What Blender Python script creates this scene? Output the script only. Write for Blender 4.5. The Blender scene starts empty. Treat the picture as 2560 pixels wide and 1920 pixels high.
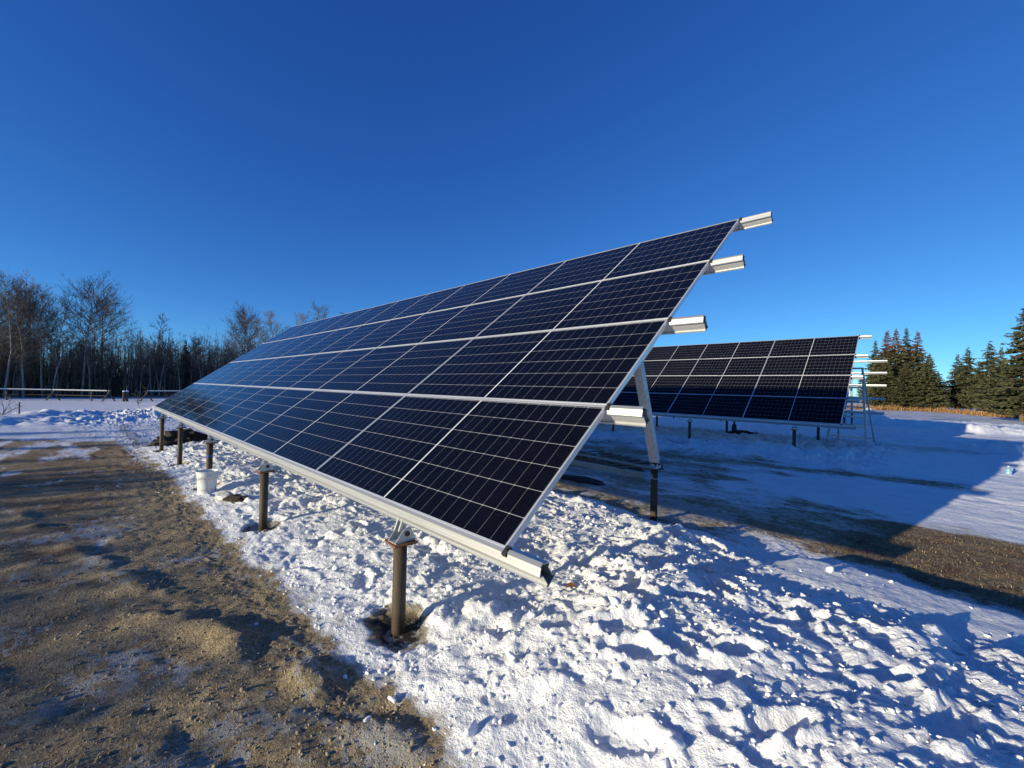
import bpy, bmesh, math, random
import numpy as np
from mathutils import Vector, Matrix

# ------------------------------------------------------------------ camera
S = bpy.context.scene
COL = S.collection
YAW, PITCH, ROLL = math.radians(-44.0075), math.radians(0.485), math.radians(1.3805)
CAM = Vector((1.42372, -1.45286, 0.79356))
fw = Vector((math.sin(YAW)*math.cos(PITCH), math.cos(YAW)*math.cos(PITCH), math.sin(PITCH)))
rt0 = Vector((math.cos(YAW), -math.sin(YAW), 0)); up0 = rt0.cross(fw)
rt = rt0*math.cos(ROLL) + up0*math.sin(ROLL); up = up0*math.cos(ROLL) - rt0*math.sin(ROLL)
cam = bpy.data.cameras.new('camera'); camo = bpy.data.objects.new('camera', cam); COL.objects.link(camo)
cam.sensor_width = 36; cam.lens = 1036.71/2560*36; cam.clip_start = 0.02; cam.clip_end = 3000
M = Matrix((rt, up, -fw)).transposed().to_4x4(); M.translation = CAM
camo.matrix_world = M; S.camera = camo

# ------------------------------------------------------------------ light
SUN_EL, SUN_AZ = math.radians(9.6), math.radians(14.0)      # light travels toward +y, a little +x
travel = Vector((math.sin(SUN_AZ)*math.cos(SUN_EL), math.cos(SUN_AZ)*math.cos(SUN_EL), -math.sin(SUN_EL)))
sl = bpy.data.lights.new('sun', 'SUN'); sl.energy = 5.0; sl.angle = math.radians(0.5); sl.color = (1.0, 0.895, 0.65)
so = bpy.data.objects.new('sun', sl); COL.objects.link(so); so.location = (-10, -30, 20)
so.rotation_euler = travel.to_track_quat('-Z', 'Y').to_euler()
W = bpy.data.worlds.new('World'); S.world = W; W.use_nodes = True
nt = W.node_tree; bg = nt.nodes['Background']; sky = nt.nodes.new('ShaderNodeTexSky')
sky.sky_type = 'NISHITA'; sky.sun_disc = False; sky.sun_elevation = SUN_EL
sky.sun_rotation = math.pi + SUN_AZ
sky.altitude = 600; sky.air_density = 0.6; sky.dust_density = 0.0; sky.ozone_density = 3.0
sps = nt.nodes.new('ShaderNodeSeparateColor'); cbs = nt.nodes.new('ShaderNodeCombineColor'); nt.links.new(sky.outputs[0], sps.inputs[0])
for ch, (gain, gam) in enumerate(((.648, 1.15), (1.22, .99), (2.44, .69))):        # cold, dry winter sky: deeper and purer blue
    pw = nt.nodes.new('ShaderNodeMath'); pw.operation = 'POWER'; pw.inputs[1].default_value = gam; nt.links.new(sps.outputs[ch], pw.inputs[0])
    ml = nt.nodes.new('ShaderNodeMath'); ml.operation = 'MULTIPLY'; ml.inputs[1].default_value = gain; nt.links.new(pw.outputs[0], ml.inputs[0])
    nt.links.new(ml.outputs[0], cbs.inputs[ch])
nt.links.new(cbs.outputs[0], bg.inputs[0])
bg.inputs[1].default_value = 0.088
S.view_settings.view_transform = 'Standard'; S.view_settings.look = 'None'
S.view_settings.exposure = 0.38; S.view_settings.gamma = 1
S.cycles.max_bounces = 6; S.cycles.diffuse_bounces = 4; S.cycles.glossy_bounces = 3
S.cycles.sample_clamp_indirect = 4

rnd = random.Random(7); rg = np.random.default_rng(11)
TILT = math.radians(37.055); CT, ST = math.cos(TILT), math.sin(TILT)
P, Q = 2.404, 1.1479

# ------------------------------------------------------------------ noise (numpy)
def _h(ix, iy, seed):
    h = (ix.astype(np.int64)*374761393 + iy.astype(np.int64)*668265263 + seed*2246822519) & 0xFFFFFFFF
    h = ((h ^ (h >> 13))*1274126177) & 0xFFFFFFFF
    return ((h ^ (h >> 16)) & 0xFFFFFF)/float(0xFFFFFF)
def perlin(x, y, seed=0):
    ix = np.floor(x); iy = np.floor(y); fx = x-ix; fy = y-iy
    def g(a, b, dx, dy):
        t = _h(ix+a, iy+b, seed)*6.2831853
        return np.cos(t)*dx + np.sin(t)*dy
    u = fx*fx*fx*(fx*(fx*6-15)+10); v = fy*fy*fy*(fy*(fy*6-15)+10)
    a = g(0,0,fx,fy); b = g(1,0,fx-1,fy); c = g(0,1,fx,fy-1); d = g(1,1,fx-1,fy-1)
    return ((a+(b-a)*u) + ((c+(d-c)*u)-(a+(b-a)*u))*v)*1.5
def fbm(x, y, o=4, seed=0, gain=.5):
    s = 0; a = 1; n = 0
    for k in range(o):
        s = s + a*perlin(x*2**k+17.3*k, y*2**k-9.1*k, seed+k); n += a; a *= gain
    return s/n
def cells(x, y, seed=0):
    """nearest cell: distance d1, second d2, cell random value, offset to the cell point"""
    ix = np.floor(x); iy = np.floor(y)
    d1 = np.full(x.shape, 9.); d2 = np.full(x.shape, 9.); r = np.zeros(x.shape); ox = np.zeros(x.shape); oy = np.zeros(x.shape); r2 = np.zeros(x.shape)
    for a in (-1, 0, 1):
        for b in (-1, 0, 1):
            px = ix+a+_h(ix+a, iy+b, seed)*.9+.05; py = iy+b+_h(ix+a, iy+b, seed+91)*.9+.05
            dx = x-px; dy = y-py; d = np.hypot(dx, dy)
            m = d < d1
            d2 = np.where(m, d1, np.minimum(d2, d))
            r = np.where(m, _h(ix+a, iy+b, seed+7), r); r2 = np.where(m, _h(ix+a, iy+b, seed+13), r2)
            ox = np.where(m, dx, ox); oy = np.where(m, dy, oy); d1 = np.where(m, d, d1)
    return d1, d2, r, r2, ox, oy
def sm(a, b, x):
    t = np.clip((x-a)/(b-a), 0, 1); return t*t*(3-2*t)

# ------------------------------------------------------------------ materials
def newmat(name):
    m = bpy.data.materials.new(name); m.use_nodes = True
    return m, m.node_tree, m.node_tree.nodes['Principled BSDF']
def N(t, typ, **kw):
    n = t.nodes.new(typ)
    for k, v in kw.items():
        if k in n.inputs: n.inputs[k].default_value = v
        else: setattr(n, k, v)
    return n
def ramp(t, fac, stops):
    r = t.nodes.new('ShaderNodeValToRGB'); e = r.color_ramp.elements
    while len(e) < len(stops): e.new(.5)
    for i, (p, c) in enumerate(stops):
        e[i].position = p; e[i].color = (*c, 1) if len(c) == 3 else c
    t.links.new(fac, r.inputs[0]); return r.outputs[0]
def noise(t, scale, detail=4, rough=.55, vec=None):
    n = N(t, 'ShaderNodeTexNoise'); n.inputs['Scale'].default_value = scale
    n.inputs['Detail'].default_value = detail; n.inputs['Roughness'].default_value = rough
    if vec is not None: t.links.new(vec, n.inputs['Vector'])
    return n.outputs[0]
def mth(t, op, a, b=None, c=None):
    n = t.nodes.new('ShaderNodeMath'); n.operation = op
    for i, v in enumerate((a, b, c)):
        if v is None: continue
        if isinstance(v, (int, float)): n.inputs[i].default_value = v
        else: t.links.new(v, n.inputs[i])
    return n.outputs[0]
def mix(t, f, a, b):
    n = t.nodes.new('ShaderNodeMix'); n.data_type = 'RGBA'
    for i, v in ((0, f), (6, a), (7, b)):
        if isinstance(v, (int, float)): n.inputs[i].default_value = v
        elif isinstance(v, tuple): n.inputs[i].default_value = (*v, 1) if len(v) == 3 else v
        else: t.links.new(v, n.inputs[i])
    return n.outputs[2]
def bump(t, h, strength, dist, bs):
    b = t.nodes.new('ShaderNodeBump'); b.inputs['Strength'].default_value = strength; b.inputs['Distance'].default_value = dist
    t.links.new(h, b.inputs['Height']); t.links.new(b.outputs[0], bs.inputs['Normal']); return b
def objco(t): return N(t, 'ShaderNodeTexCoord').outputs['Object']
def geoco(t): return N(t, 'ShaderNodeNewGeometry').outputs['Position']

def simple(name, c1, c2, scale, rough, metal=0, bmp=0, detail=5, spec=.5, stretch=None):
    m, t, b = newmat(name); v = objco(t)
    if stretch:
        mp = N(t, 'ShaderNodeMapping'); mp.inputs['Scale'].default_value = stretch; t.links.new(v, mp.inputs[0]); v = mp.outputs[0]
    n = noise(t, scale, detail, .6, v)
    t.links.new(ramp(t, n, [(.3, c1), (.7, c2)]), b.inputs['Base Color'])
    b.inputs['Roughness'].default_value = rough; b.inputs['Metallic'].default_value = metal
    b.inputs['Specular IOR Level'].default_value = spec
    if bmp: bump(t, n, bmp, .01, b)
    return m
MAT = {}
MAT['alu'] = simple('mill_aluminium', (.42,.42,.41), (.60,.595,.58), 3.0, .38, .6, .05, stretch=(.5, 40, 40))
MAT['frame'] = simple('anodised_frame', (.62,.63,.64), (.70,.71,.72), 2.0, .38, .5)
MAT['galv'] = simple('galvanised_steel', (.36,.38,.39), (.58,.59,.58), 26, .48, .55, .04)
def pipe_mat():
    m, t, b = newmat('rusty_pipe'); v = objco(t)
    mp = N(t, 'ShaderNodeMapping'); mp.inputs['Scale'].default_value = (1, 1, .35); t.links.new(v, mp.inputs[0])
    n = noise(t, 11, 6, .65, mp.outputs[0]); n2 = noise(t, 55, 4, .7, v); n3 = noise(t, 3.5, 3, .5, v)
    c = ramp(t, n, [(.3, (.028,.020,.014)), (.5, (.070,.049,.030)), (.68, (.135,.095,.056))])
    c = mix(t, ramp(t, n2, [(.58, (0,)*3), (.70, (.8,)*3)]), c, (.15,.062,.022))
    c = mix(t, ramp(t, n3, [(.55, (0,)*3), (.68, (.55,)*3)]), c, (.03,.026,.022))
    t.links.new(c, b.inputs['Base Color']); b.inputs['Roughness'].default_value = .7; b.inputs['Metallic'].default_value = .15; bump(t, n2, .3, .004, b)
    return m
MAT['rusty_pipe'] = pipe_mat()
MAT['rust_plate'] = simple('rust_plate', (.10,.035,.015), (.30,.11,.035), 22, .8, .1, .3)
MAT['dark_steel'] = simple('dark_steel', (.02,.02,.02), (.05,.045,.04), 12, .6, .3)
MAT['wood'] = simple('weathered_wood', (.10,.075,.05), (.25,.20,.15), 9, .85, 0, .25, stretch=(1.5, 12, 12))
MAT['fence_wood'] = simple('fence_wood', (.035,.03,.026), (.10,.085,.07), 6, .9, 0, .2, stretch=(6, 1, 6))
MAT['white_plastic'] = simple('white_plastic', (.70,.69,.65), (.80,.79,.75), 3, .4)
MAT['soil'] = simple('black_soil', (.012,.009,.007), (.045,.034,.026), 9, .95, 0, .6)
MAT['bark'] = simple('pale_aspen_bark', (.09,.075,.06), (.46,.42,.35), 5, .9, 0, .2, stretch=(1, 1, 2.5))
MAT['twig'] = simple('bare_twigs', (.065,.052,.043), (.17,.14,.115), 1.3, .9)
MAT['brush'] = simple('wood_brush', (.060,.046,.035), (.20,.155,.115), .8, .95)
MAT['spruce_bark'] = simple('spruce_bark', (.09,.06,.04), (.20,.135,.085), 7, .95, 0, .3)
MAT['tape'] = simple('blue_tape', (.015,.035,.16), (.03,.06,.22), 10, .5)
MAT['ice'] = simple('dirty_ice', (.30,.28,.24), (.62,.62,.62), 12, .4, 0, .3)
MAT['leaf'] = simple('dead_leaf', (.10,.03,.012), (.24,.09,.03), 30, .8)
MAT['wire'] = simple('tie_wire', (.7,.7,.68), (.8,.8,.78), 10, .4, .3)

def snow_mat(name, micro=1.0):
    m, t, b = newmat(name); v = geoco(t)
    n1 = noise(t, 3.0, 3, .5, v); n2 = noise(t, 90, 4, .7, v); n3 = noise(t, 26, 4, .65, v)
    t.links.new(ramp(t, n1, [(.3, (.77,.78,.80)), (.7, (.86,.862,.862))]), b.inputs['Base Color'])
    b.inputs['Roughness'].default_value = .55; b.inputs['Specular IOR Level'].default_value = .3
    h = mth(t, 'ADD', mth(t, 'MULTIPLY', n2, .35), n3)
    bump(t, h, .55*micro, .02, b)
    return m
MAT['snow'] = snow_mat('clean_snow')

# ground: snow over ice over grass and sandy soil; the cover is stored per vertex (R snow, G ice, B grass, A dark wet soil)
def ground_mat():
    m, t, b = newmat('yard_ground'); v = geoco(t)
    at = N(t, 'ShaderNodeAttribute', attribute_name='cover')
    sep = N(t, 'ShaderNodeSeparateColor'); t.links.new(at.outputs['Color'], sep.inputs[0])
    Sn, Ic, Gr, Wt = sep.outputs[0], sep.outputs[1], sep.outputs[2], at.outputs['Alpha']
    nA = noise(t, 2.2, 6, .62, v); nB = noise(t, 13, 6, .65, v); nC = noise(t, 70, 5, .7, v); nD = noise(t, 240, 3, .6, v)
    mp = N(t, 'ShaderNodeMapping'); mp.inputs['Scale'].default_value = (28, 120, 28); mp.inputs['Rotation'].default_value = (0, 0, .5); t.links.new(v, mp.inputs[0])
    nF = noise(t, 1.0, 5, .7, mp.outputs[0])
    soil = ramp(t, nB, [(.28, (.27,.20,.115)), (.5, (.50,.385,.225)), (.72, (.64,.51,.315))])
    soil = mix(t, ramp(t, nC, [(.42, (0,)*3), (.62, (.85,)*3)]), soil, (.10,.075,.048))
    soil = mix(t, ramp(t, nD, [(.56, (0,)*3), (.68, (.7,)*3)]), soil, (.55,.45,.30))
    tuft = ramp(t, noise(t, 4.3, 4, .6, v), [(.5, (0,)*3), (.62, (.8,)*3)])
    grass = ramp(t, nF, [(.32, (.07,.048,.025)), (.5, (.26,.18,.095)), (.66, (.60,.45,.26))])
    grass = mix(t, tuft, grass, ramp(t, nF, [(.32, (.04,.018,.009)), (.5, (.17,.080,.034)), (.66, (.34,.18,.085))]))
    gmask = ramp(t, mth(t, 'ADD', Gr, mth(t, 'MULTIPLY', mth(t, 'SUBTRACT', nA, .5), 1.3)), [(.38, (0,)*3), (.62, (1,)*3)])
    base = mix(t, gmask, soil, grass)
    base = mix(t, ramp(t, mth(t, 'ADD', Wt, mth(t, 'MULTIPLY', mth(t, 'SUBTRACT', nB, .5), 1.2)), [(.35, (0,)*3), (.75, (1,)*3)]), base, (.035,.029,.023))
    mps = N(t, 'ShaderNodeMapping'); mps.inputs['Scale'].default_value = (2.2, 9, 3); mps.inputs['Rotation'].default_value = (0, 0, -.12); t.links.new(v, mps.inputs[0])
    nS = noise(t, 1.0, 7, .7, mps.outputs[0])
    icec = ramp(t, nA, [(.3, (.27,.25,.21)), (.5, (.42,.41,.38)), (.7, (.56,.56,.55))])
    ii = mth(t, 'ADD', mth(t, 'ADD', Ic, mth(t, 'MULTIPLY', mth(t, 'SUBTRACT', nS, .5), 1.0)), mth(t, 'ADD', mth(t, 'MULTIPLY', mth(t, 'SUBTRACT', nB, .5), .9), mth(t, 'MULTIPLY', mth(t, 'SUBTRACT', nC, .5), .5)))
    imask = ramp(t, ii, [(.45, (0,)*3), (.57, (1,)*3)])
    base = mix(t, mth(t, 'MULTIPLY', imask, .88), base, icec)
    snowc = ramp(t, nA, [(.3, (.77,.78,.80)), (.7, (.86,.862,.862))])
    ss = mth(t, 'ADD', mth(t, 'ADD', Sn, mth(t, 'MULTIPLY', mth(t, 'SUBTRACT', nS, .5), 1.1)), mth(t, 'ADD', mth(t, 'MULTIPLY', mth(t, 'SUBTRACT', nB, .5), .55), mth(t, 'MULTIPLY', mth(t, 'SUBTRACT', nC, .5), .7)))
    smask = ramp(t, ss, [(.30, (0,)*3), (.70, (1,)*3)])
    base = mix(t, smask, base, snowc)
    t.links.new(base, b.inputs['Base Color'])
    b.inputs['Subsurface Radius'].default_value = (1.0, 1.0, 1.1); b.inputs['Subsurface Scale'].default_value = .012
    t.links.new(mth(t, 'MULTIPLY', smask, .45), b.inputs['Subsurface Weight'])
    rr = mix(t, smask, mix(t, imask, (.92,)*3, (.42,)*3), (.6,)*3)
    t.links.new(rr, b.inputs['Roughness']); b.inputs['Specular IOR Level'].default_value = .3
    hs_ = mth(t, 'ADD', mth(t, 'MULTIPLY', noise(t, 90, 4, .7, v), .35), noise(t, 26, 4, .65, v))
    hd = mth(t, 'ADD', mth(t, 'ADD', mth(t, 'MULTIPLY', nC, 1.1), mth(t, 'MULTIPLY', nD, .35)), mth(t, 'ADD', mth(t, 'MULTIPLY', nF, .25), mth(t, 'MULTIPLY', nB, .7)))
    hh = N(t, 'ShaderNodeMix'); t.links.new(smask, hh.inputs[0]); t.links.new(hd, hh.inputs[2]); t.links.new(hs_, hh.inputs[3])
    bump(t, hh.outputs[0], .9, .03, b)
    return m
MAT['ground'] = ground_mat()

def cell_mat():
    """half-cut solar cells under glass, in the panel's own metres (x along the row, y up the slope)"""
    m, t, b = newmat('solar_cells'); v = objco(t)
    sp = N(t, 'ShaderNodeSeparateXYZ'); t.links.new(v, sp.inputs[0]); x, y = sp.outputs[0], sp.outputs[1]
    PU, PV = .10715, .1845
    ux = mth(t, 'SUBTRACT', mth(t, 'ABSOLUTE', mth(t, 'SUBTRACT', x, 1.197)), .006)
    fu = mth(t, 'MULTIPLY', mth(t, 'PINGPONG', ux, PU/2), 1.0)                 # distance to the nearest column line
    vy = mth(t, 'SUBTRACT', y, .0115)
    fv = mth(t, 'PINGPONG', vy, PV/2)
    lu = mth(t, 'LESS_THAN', fu, .0011); lv = mth(t, 'LESS_THAN', fv, .0016)
    cen = mth(t, 'LESS_THAN', ux, .0005)
    dia = mth(t, 'LESS_THAN', mth(t, 'ADD', fu, fv), .0062)
    bb = mth(t, 'LESS_THAN', mth(t, 'PINGPONG', vy, PV/32), .00036)
    cellc = ramp(t, noise(t, 1.7, 2, .5, v), [(.3, (.0012,.0014,.0034)), (.7, (.0024,.0026,.0055))])
    c = mix(t, mth(t, 'MULTIPLY', bb, .25), cellc, (.12,.12,.13))
    c = mix(t, mth(t, 'MULTIPLY', lu, .30), c, (.50,.51,.54))
    c = mix(t, mth(t, 'MULTIPLY', mth(t, 'MAXIMUM', lv, dia), .60), c, (.56,.57,.60))
    c = mix(t, cen, c, (.66,.67,.69))
    sn = N(t, 'ShaderNodeTexVoronoi'); sn.inputs['Scale'].default_value = 42; t.links.new(v, sn.inputs['Vector'])
    dm = mth(t, 'LESS_THAN', sn.outputs['Distance'], .055)
    dm = mth(t, 'MULTIPLY', dm, mth(t, 'GREATER_THAN', noise(t, 3.1, 3, .5, v), .56))
    c = mix(t, mth(t, 'MULTIPLY', dm, .5), c, (.45,.44,.42))
    t.links.new(c, b.inputs['Base Color'])
    b.inputs['Roughness'].default_value = .6; b.inputs['Specular IOR Level'].default_value = .0
    b.inputs['Coat Weight'].default_value = 1.0; t.links.new(ramp(t, noise(t, 1.1, 5, .65, v), [(.35, (.03,)*3), (.7, (.085,)*3)]), b.inputs['Coat Roughness']); b.inputs['Coat IOR'].default_value = 1.22
    return m
MAT['cells'] = cell_mat()
MAT['backsheet'] = simple('white_backsheet', (.6,.6,.6), (.66,.66,.66), 4, .6)

def spruce_mat(name, brown):
    m, t, b = newmat(name); v = objco(t)
    at = N(t, 'ShaderNodeAttribute', attribute_name='tone')
    n = noise(t, 1.6, 4, .6, v)
    green = ramp(t, n, [(.3, (.034,.040,.020)), (.55, (.075,.080,.038)), (.75, (.12,.115,.056))])
    col = green
    if brown:
        sp = N(t, 'ShaderNodeSeparateXYZ'); t.links.new(v, sp.inputs[0])
        f = ramp(t, mth(t, 'ADD', mth(t, 'MULTIPLY', sp.outputs[2], .1), mth(t, 'MULTIPLY', mth(t, 'SUBTRACT', n, .5), .35)), [(.63, (0,)*3), (.77, (1,)*3)])
        col = mix(t, f, green, (.15,.068,.042))
    col = mix(t, mth(t, 'MULTIPLY', at.outputs['Fac'], .4), col, (.12,.11,.06))
    t.links.new(col, b.inputs['Base Color']); b.inputs['Roughness'].default_value = .85; b.inputs['Specular IOR Level'].default_value = .2
    return m
MAT['spruce'] = spruce_mat('spruce_needles', False); MAT['spruce_brown'] = spruce_mat('spruce_needles_brown_top', True)

def straw_mat(name, cs):
    m, t, b = newmat(name); at = N(t, 'ShaderNodeAttribute', attribute_name='tone')
    t.links.new(ramp(t, at.outputs['Fac'], [(0, cs[0]), (.5, cs[1]), (1, cs[2])]), b.inputs['Base Color'])
    b.inputs['Roughness'].default_value = .8; b.inputs['Specular IOR Level'].default_value = .2
    return m
MAT['turf'] = straw_mat('dead_turf', [(.07,.047,.024), (.32,.225,.118), (.68,.54,.34)])
MAT['straw'] = straw_mat('dry_straw', [(.16,.08,.032), (.36,.20,.085), (.52,.33,.16)])

# ------------------------------------------------------------------ mesh helpers
class MB:
    def __init__(s): s.v = []; s.f = []; s.m = []
    def add(s, vs, fs, mi=0):
        o = len(s.v); s.v += [tuple(p) for p in vs]; s.f += [tuple(i+o for i in f) for f in fs]; s.m += [mi]*len(fs)
    def box(s, c, d, rot=None, mi=0):
        x, y, z = (k/2 for k in d); R = rot or Matrix.Identity(3); c = Vector(c)
        vs = [c+R@Vector((sx*x, sy*y, sz*z)) for sx in (-1, 1) for sy in (-1, 1) for sz in (-1, 1)]
        s.add(vs, [(0,1,3,2), (4,6,7,5), (0,4,5,1), (2,3,7,6), (0,2,6,4), (1,5,7,3)], mi)
    def bar(s, a, b, w, h, upv=(0,0,1), mi=0):
        a = Vector(a); b = Vector(b); d = (b-a); L = d.length; d.normalize(); u = Vector(upv); r = d.cross(u)
        if r.length < 1e-5: r = d.cross(Vector((1, 0, 0)))
        r.normalize(); u = r.cross(d)
        s.box((a+b)/2, (L, w, h), Matrix((d, r, u)).transposed(), mi)
    def tube(s, pts, rad, n=12, caps=True, mi=0):
        pts = [Vector(p) for p in pts]; rad = rad if hasattr(rad, '__len__') else [rad]*len(pts)
        o = len(s.v); ref = None
        for i, p in enumerate(pts):
            d = (pts[min(i+1, len(pts)-1)]-pts[max(i-1, 0)]).normalized()
            if ref is None: ref = d.orthogonal().normalized()
            ref = (ref-d*ref.dot(d)).normalized(); b = d.cross(ref)
            for k in range(n):
                a = 2*math.pi*k/n; s.v.append(tuple(p+(ref*math.cos(a)+b*math.sin(a))*rad[i]))
        for i in range(len(pts)-1):
            for k in range(n):
                s.f.append((o+i*n+k, o+i*n+(k+1) % n, o+(i+1)*n+(k+1) % n, o+(i+1)*n+k)); s.m.append(mi)
        if caps:
            s.f.append(tuple(o+k for k in range(n))[::-1]); s.m.append(mi)
            s.f.append(tuple(o+(len(pts)-1)*n+k for k in range(n))); s.m.append(mi)
    def lathe(s, prof, n=32, c=(0, 0, 0), mi=0):
        o = len(s.v)
        for r, z in prof:
            for k in range(n):
                a = 2*math.pi*k/n; s.v.append((c[0]+r*math.cos(a), c[1]+r*math.sin(a), c[2]+z))
        for i in range(len(prof)-1):
            for k in range(n):
                s.f.append((o+i*n+k, o+i*n+(k+1) % n, o+(i+1)*n+(k+1) % n, o+(i+1)*n+k)); s.m.append(mi)
    def prism(s, poly, axis, a, b, mi=0):
        """poly in the two other axes, extruded along axis from a to b"""
        n = len(poly)
        def pt(p, w): return {'x': (w, p[0], p[1]), 'y': (p[0], w, p[1]), 'z': (p[0], p[1], w)}[axis]
        vs = [pt(p, a) for p in poly]+[pt(p, b) for p in poly]
        s.add(vs, [tuple(range(n))[::-1], tuple(range(n, 2*n))]+[(i, (i+1) % n, n+(i+1) % n, n+i) for i in range(n)], mi)
    def build(s, name, mats, parent=None, smooth=False, bev=0):
        me = bpy.data.meshes.new(name); me.from_pydata(s.v, [], s.f)
        for m in (mats if isinstance(mats, (list, tuple)) else [mats]): me.materials.append(MAT[m] if isinstance(m, str) else m)
        if any(s.m): me.polygons.foreach_set('material_index', s.m)
        bm = bmesh.new(); bm.from_mesh(me); bmesh.ops.recalc_face_normals(bm, faces=bm.faces); bm.to_mesh(me); bm.free()
        if smooth:
            me.polygons.foreach_set('use_smooth', [True]*len(me.polygons))
        me.update()
        o = bpy.data.objects.new(name, me); COL.objects.link(o)
        if parent: o.parent = parent
        if bev:
            md = o.modifiers.new('bevel', 'BEVEL'); md.width = bev; md.segments = 2; md.limit_method = 'ANGLE'
        if smooth == 'angle':
            pass
        return o
def np_mesh(name, V, F, mat, attrs=None, smooth=False, parent=None, color=None):
    me = bpy.data.meshes.new(name); V = np.asarray(V, np.float32); F = np.asarray(F, np.int32); k = F.shape[1]
    me.vertices.add(len(V)); me.vertices.foreach_set('co', V.ravel())
    me.loops.add(F.size); me.loops.foreach_set('vertex_index', F.ravel())
    me.polygons.add(len(F)); me.polygons.foreach_set('loop_start', np.arange(len(F), dtype=np.int32)*k)
    if smooth: me.polygons.foreach_set('use_smooth', np.ones(len(F), bool))
    me.materials.append(MAT[mat]); me.update(calc_edges=True)
    for n_, a in (attrs or {}).items():
        at = me.attributes.new(n_, 'FLOAT', 'POINT'); at.data.foreach_set('value', np.asarray(a, np.float32))
    if color is not None:
        at = me.color_attributes.new('cover', 'FLOAT_COLOR', 'POINT'); at.data.foreach_set('color', np.asarray(color, np.float32).ravel())
    o = bpy.data.objects.new(name, me); COL.objects.link(o)
    if parent: o.parent = parent
    return o
def empty(name, loc, rz=0):
    o = bpy.data.objects.new(name, None); COL.objects.link(o); o.location = loc; o.rotation_euler = (0, 0, rz); o.empty_display_size = .2; return o
def tag(o, label=None, cat=None, group=None, kind=None):
    for k, v in (('label', label), ('category', cat), ('group', group), ('kind', kind)):
        if v: o[k] = v
    return o
def copy_tree(o, parent=None):
    c = o.copy(); COL.objects.link(c); c.parent = parent
    for ch in list(o.children): copy_tree(ch, c)
    return c

# ------------------------------------------------------------------ terrain
def base_z(x, y):
    s = .025+(.011-.025)*np.clip(y/12.7, 0, 1)
    return -.87+s*np.clip(x+.95, -12, 0)
def axis(c, lo, hi, fine, k, fine_neg=None, kneg=None, start=0):
    out = [c]
    p = c
    while p < hi:
        p += max(fine, k*abs(p-c)*(1 if abs(p-c) < 60 else 4)); out.append(p)
    p = c; neg = []
    while p > lo:
        p -= max(fine_neg or fine, (kneg or k)*abs(p-c)*(1 if abs(p-c) < 60 else 4)); neg.append(p)
    return np.array(neg[::-1]+out)
GX = axis(.6, -420, 260, .013, .012, .013, .0062)
GY = axis(-.6, -50, 520, .013, .0062, .03, .06)
X, Y = np.meshgrid(GX, GY)
def poly_y(x, pts): return np.interp(x, [p[0] for p in pts], [p[1] for p in pts])
YMAX = [(-14, 3.8), (-2.8, 3.95), (-1.96, 4.0), (-1.04, 3.66), (-.14, 3.65), (.31, 3.42), (.66, 3.25), (1.02, 3.38), (1.36, 3.36), (1.56, 3.2), (1.88, 3.15), (3, 3.05), (9, 3.0)]
STRIP = [(-14, 4.8), (-3.52, 4.83), (-2.78, 5.2), (-1.74, 4.95), (-1.05, 5.5), (-.38, 5.35), (.26, 5.85), (.93, 5.95), (1.51, 6.1), (2.36, 6.03), (9, 6.2)]
POSTS_A = [-.95-2.99*k for k in range(5)]
FRONT_DX = -.08
def COVI(x, y): return .5+.8*fbm(x*1.0, y*1.0, 4, 411)
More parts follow.
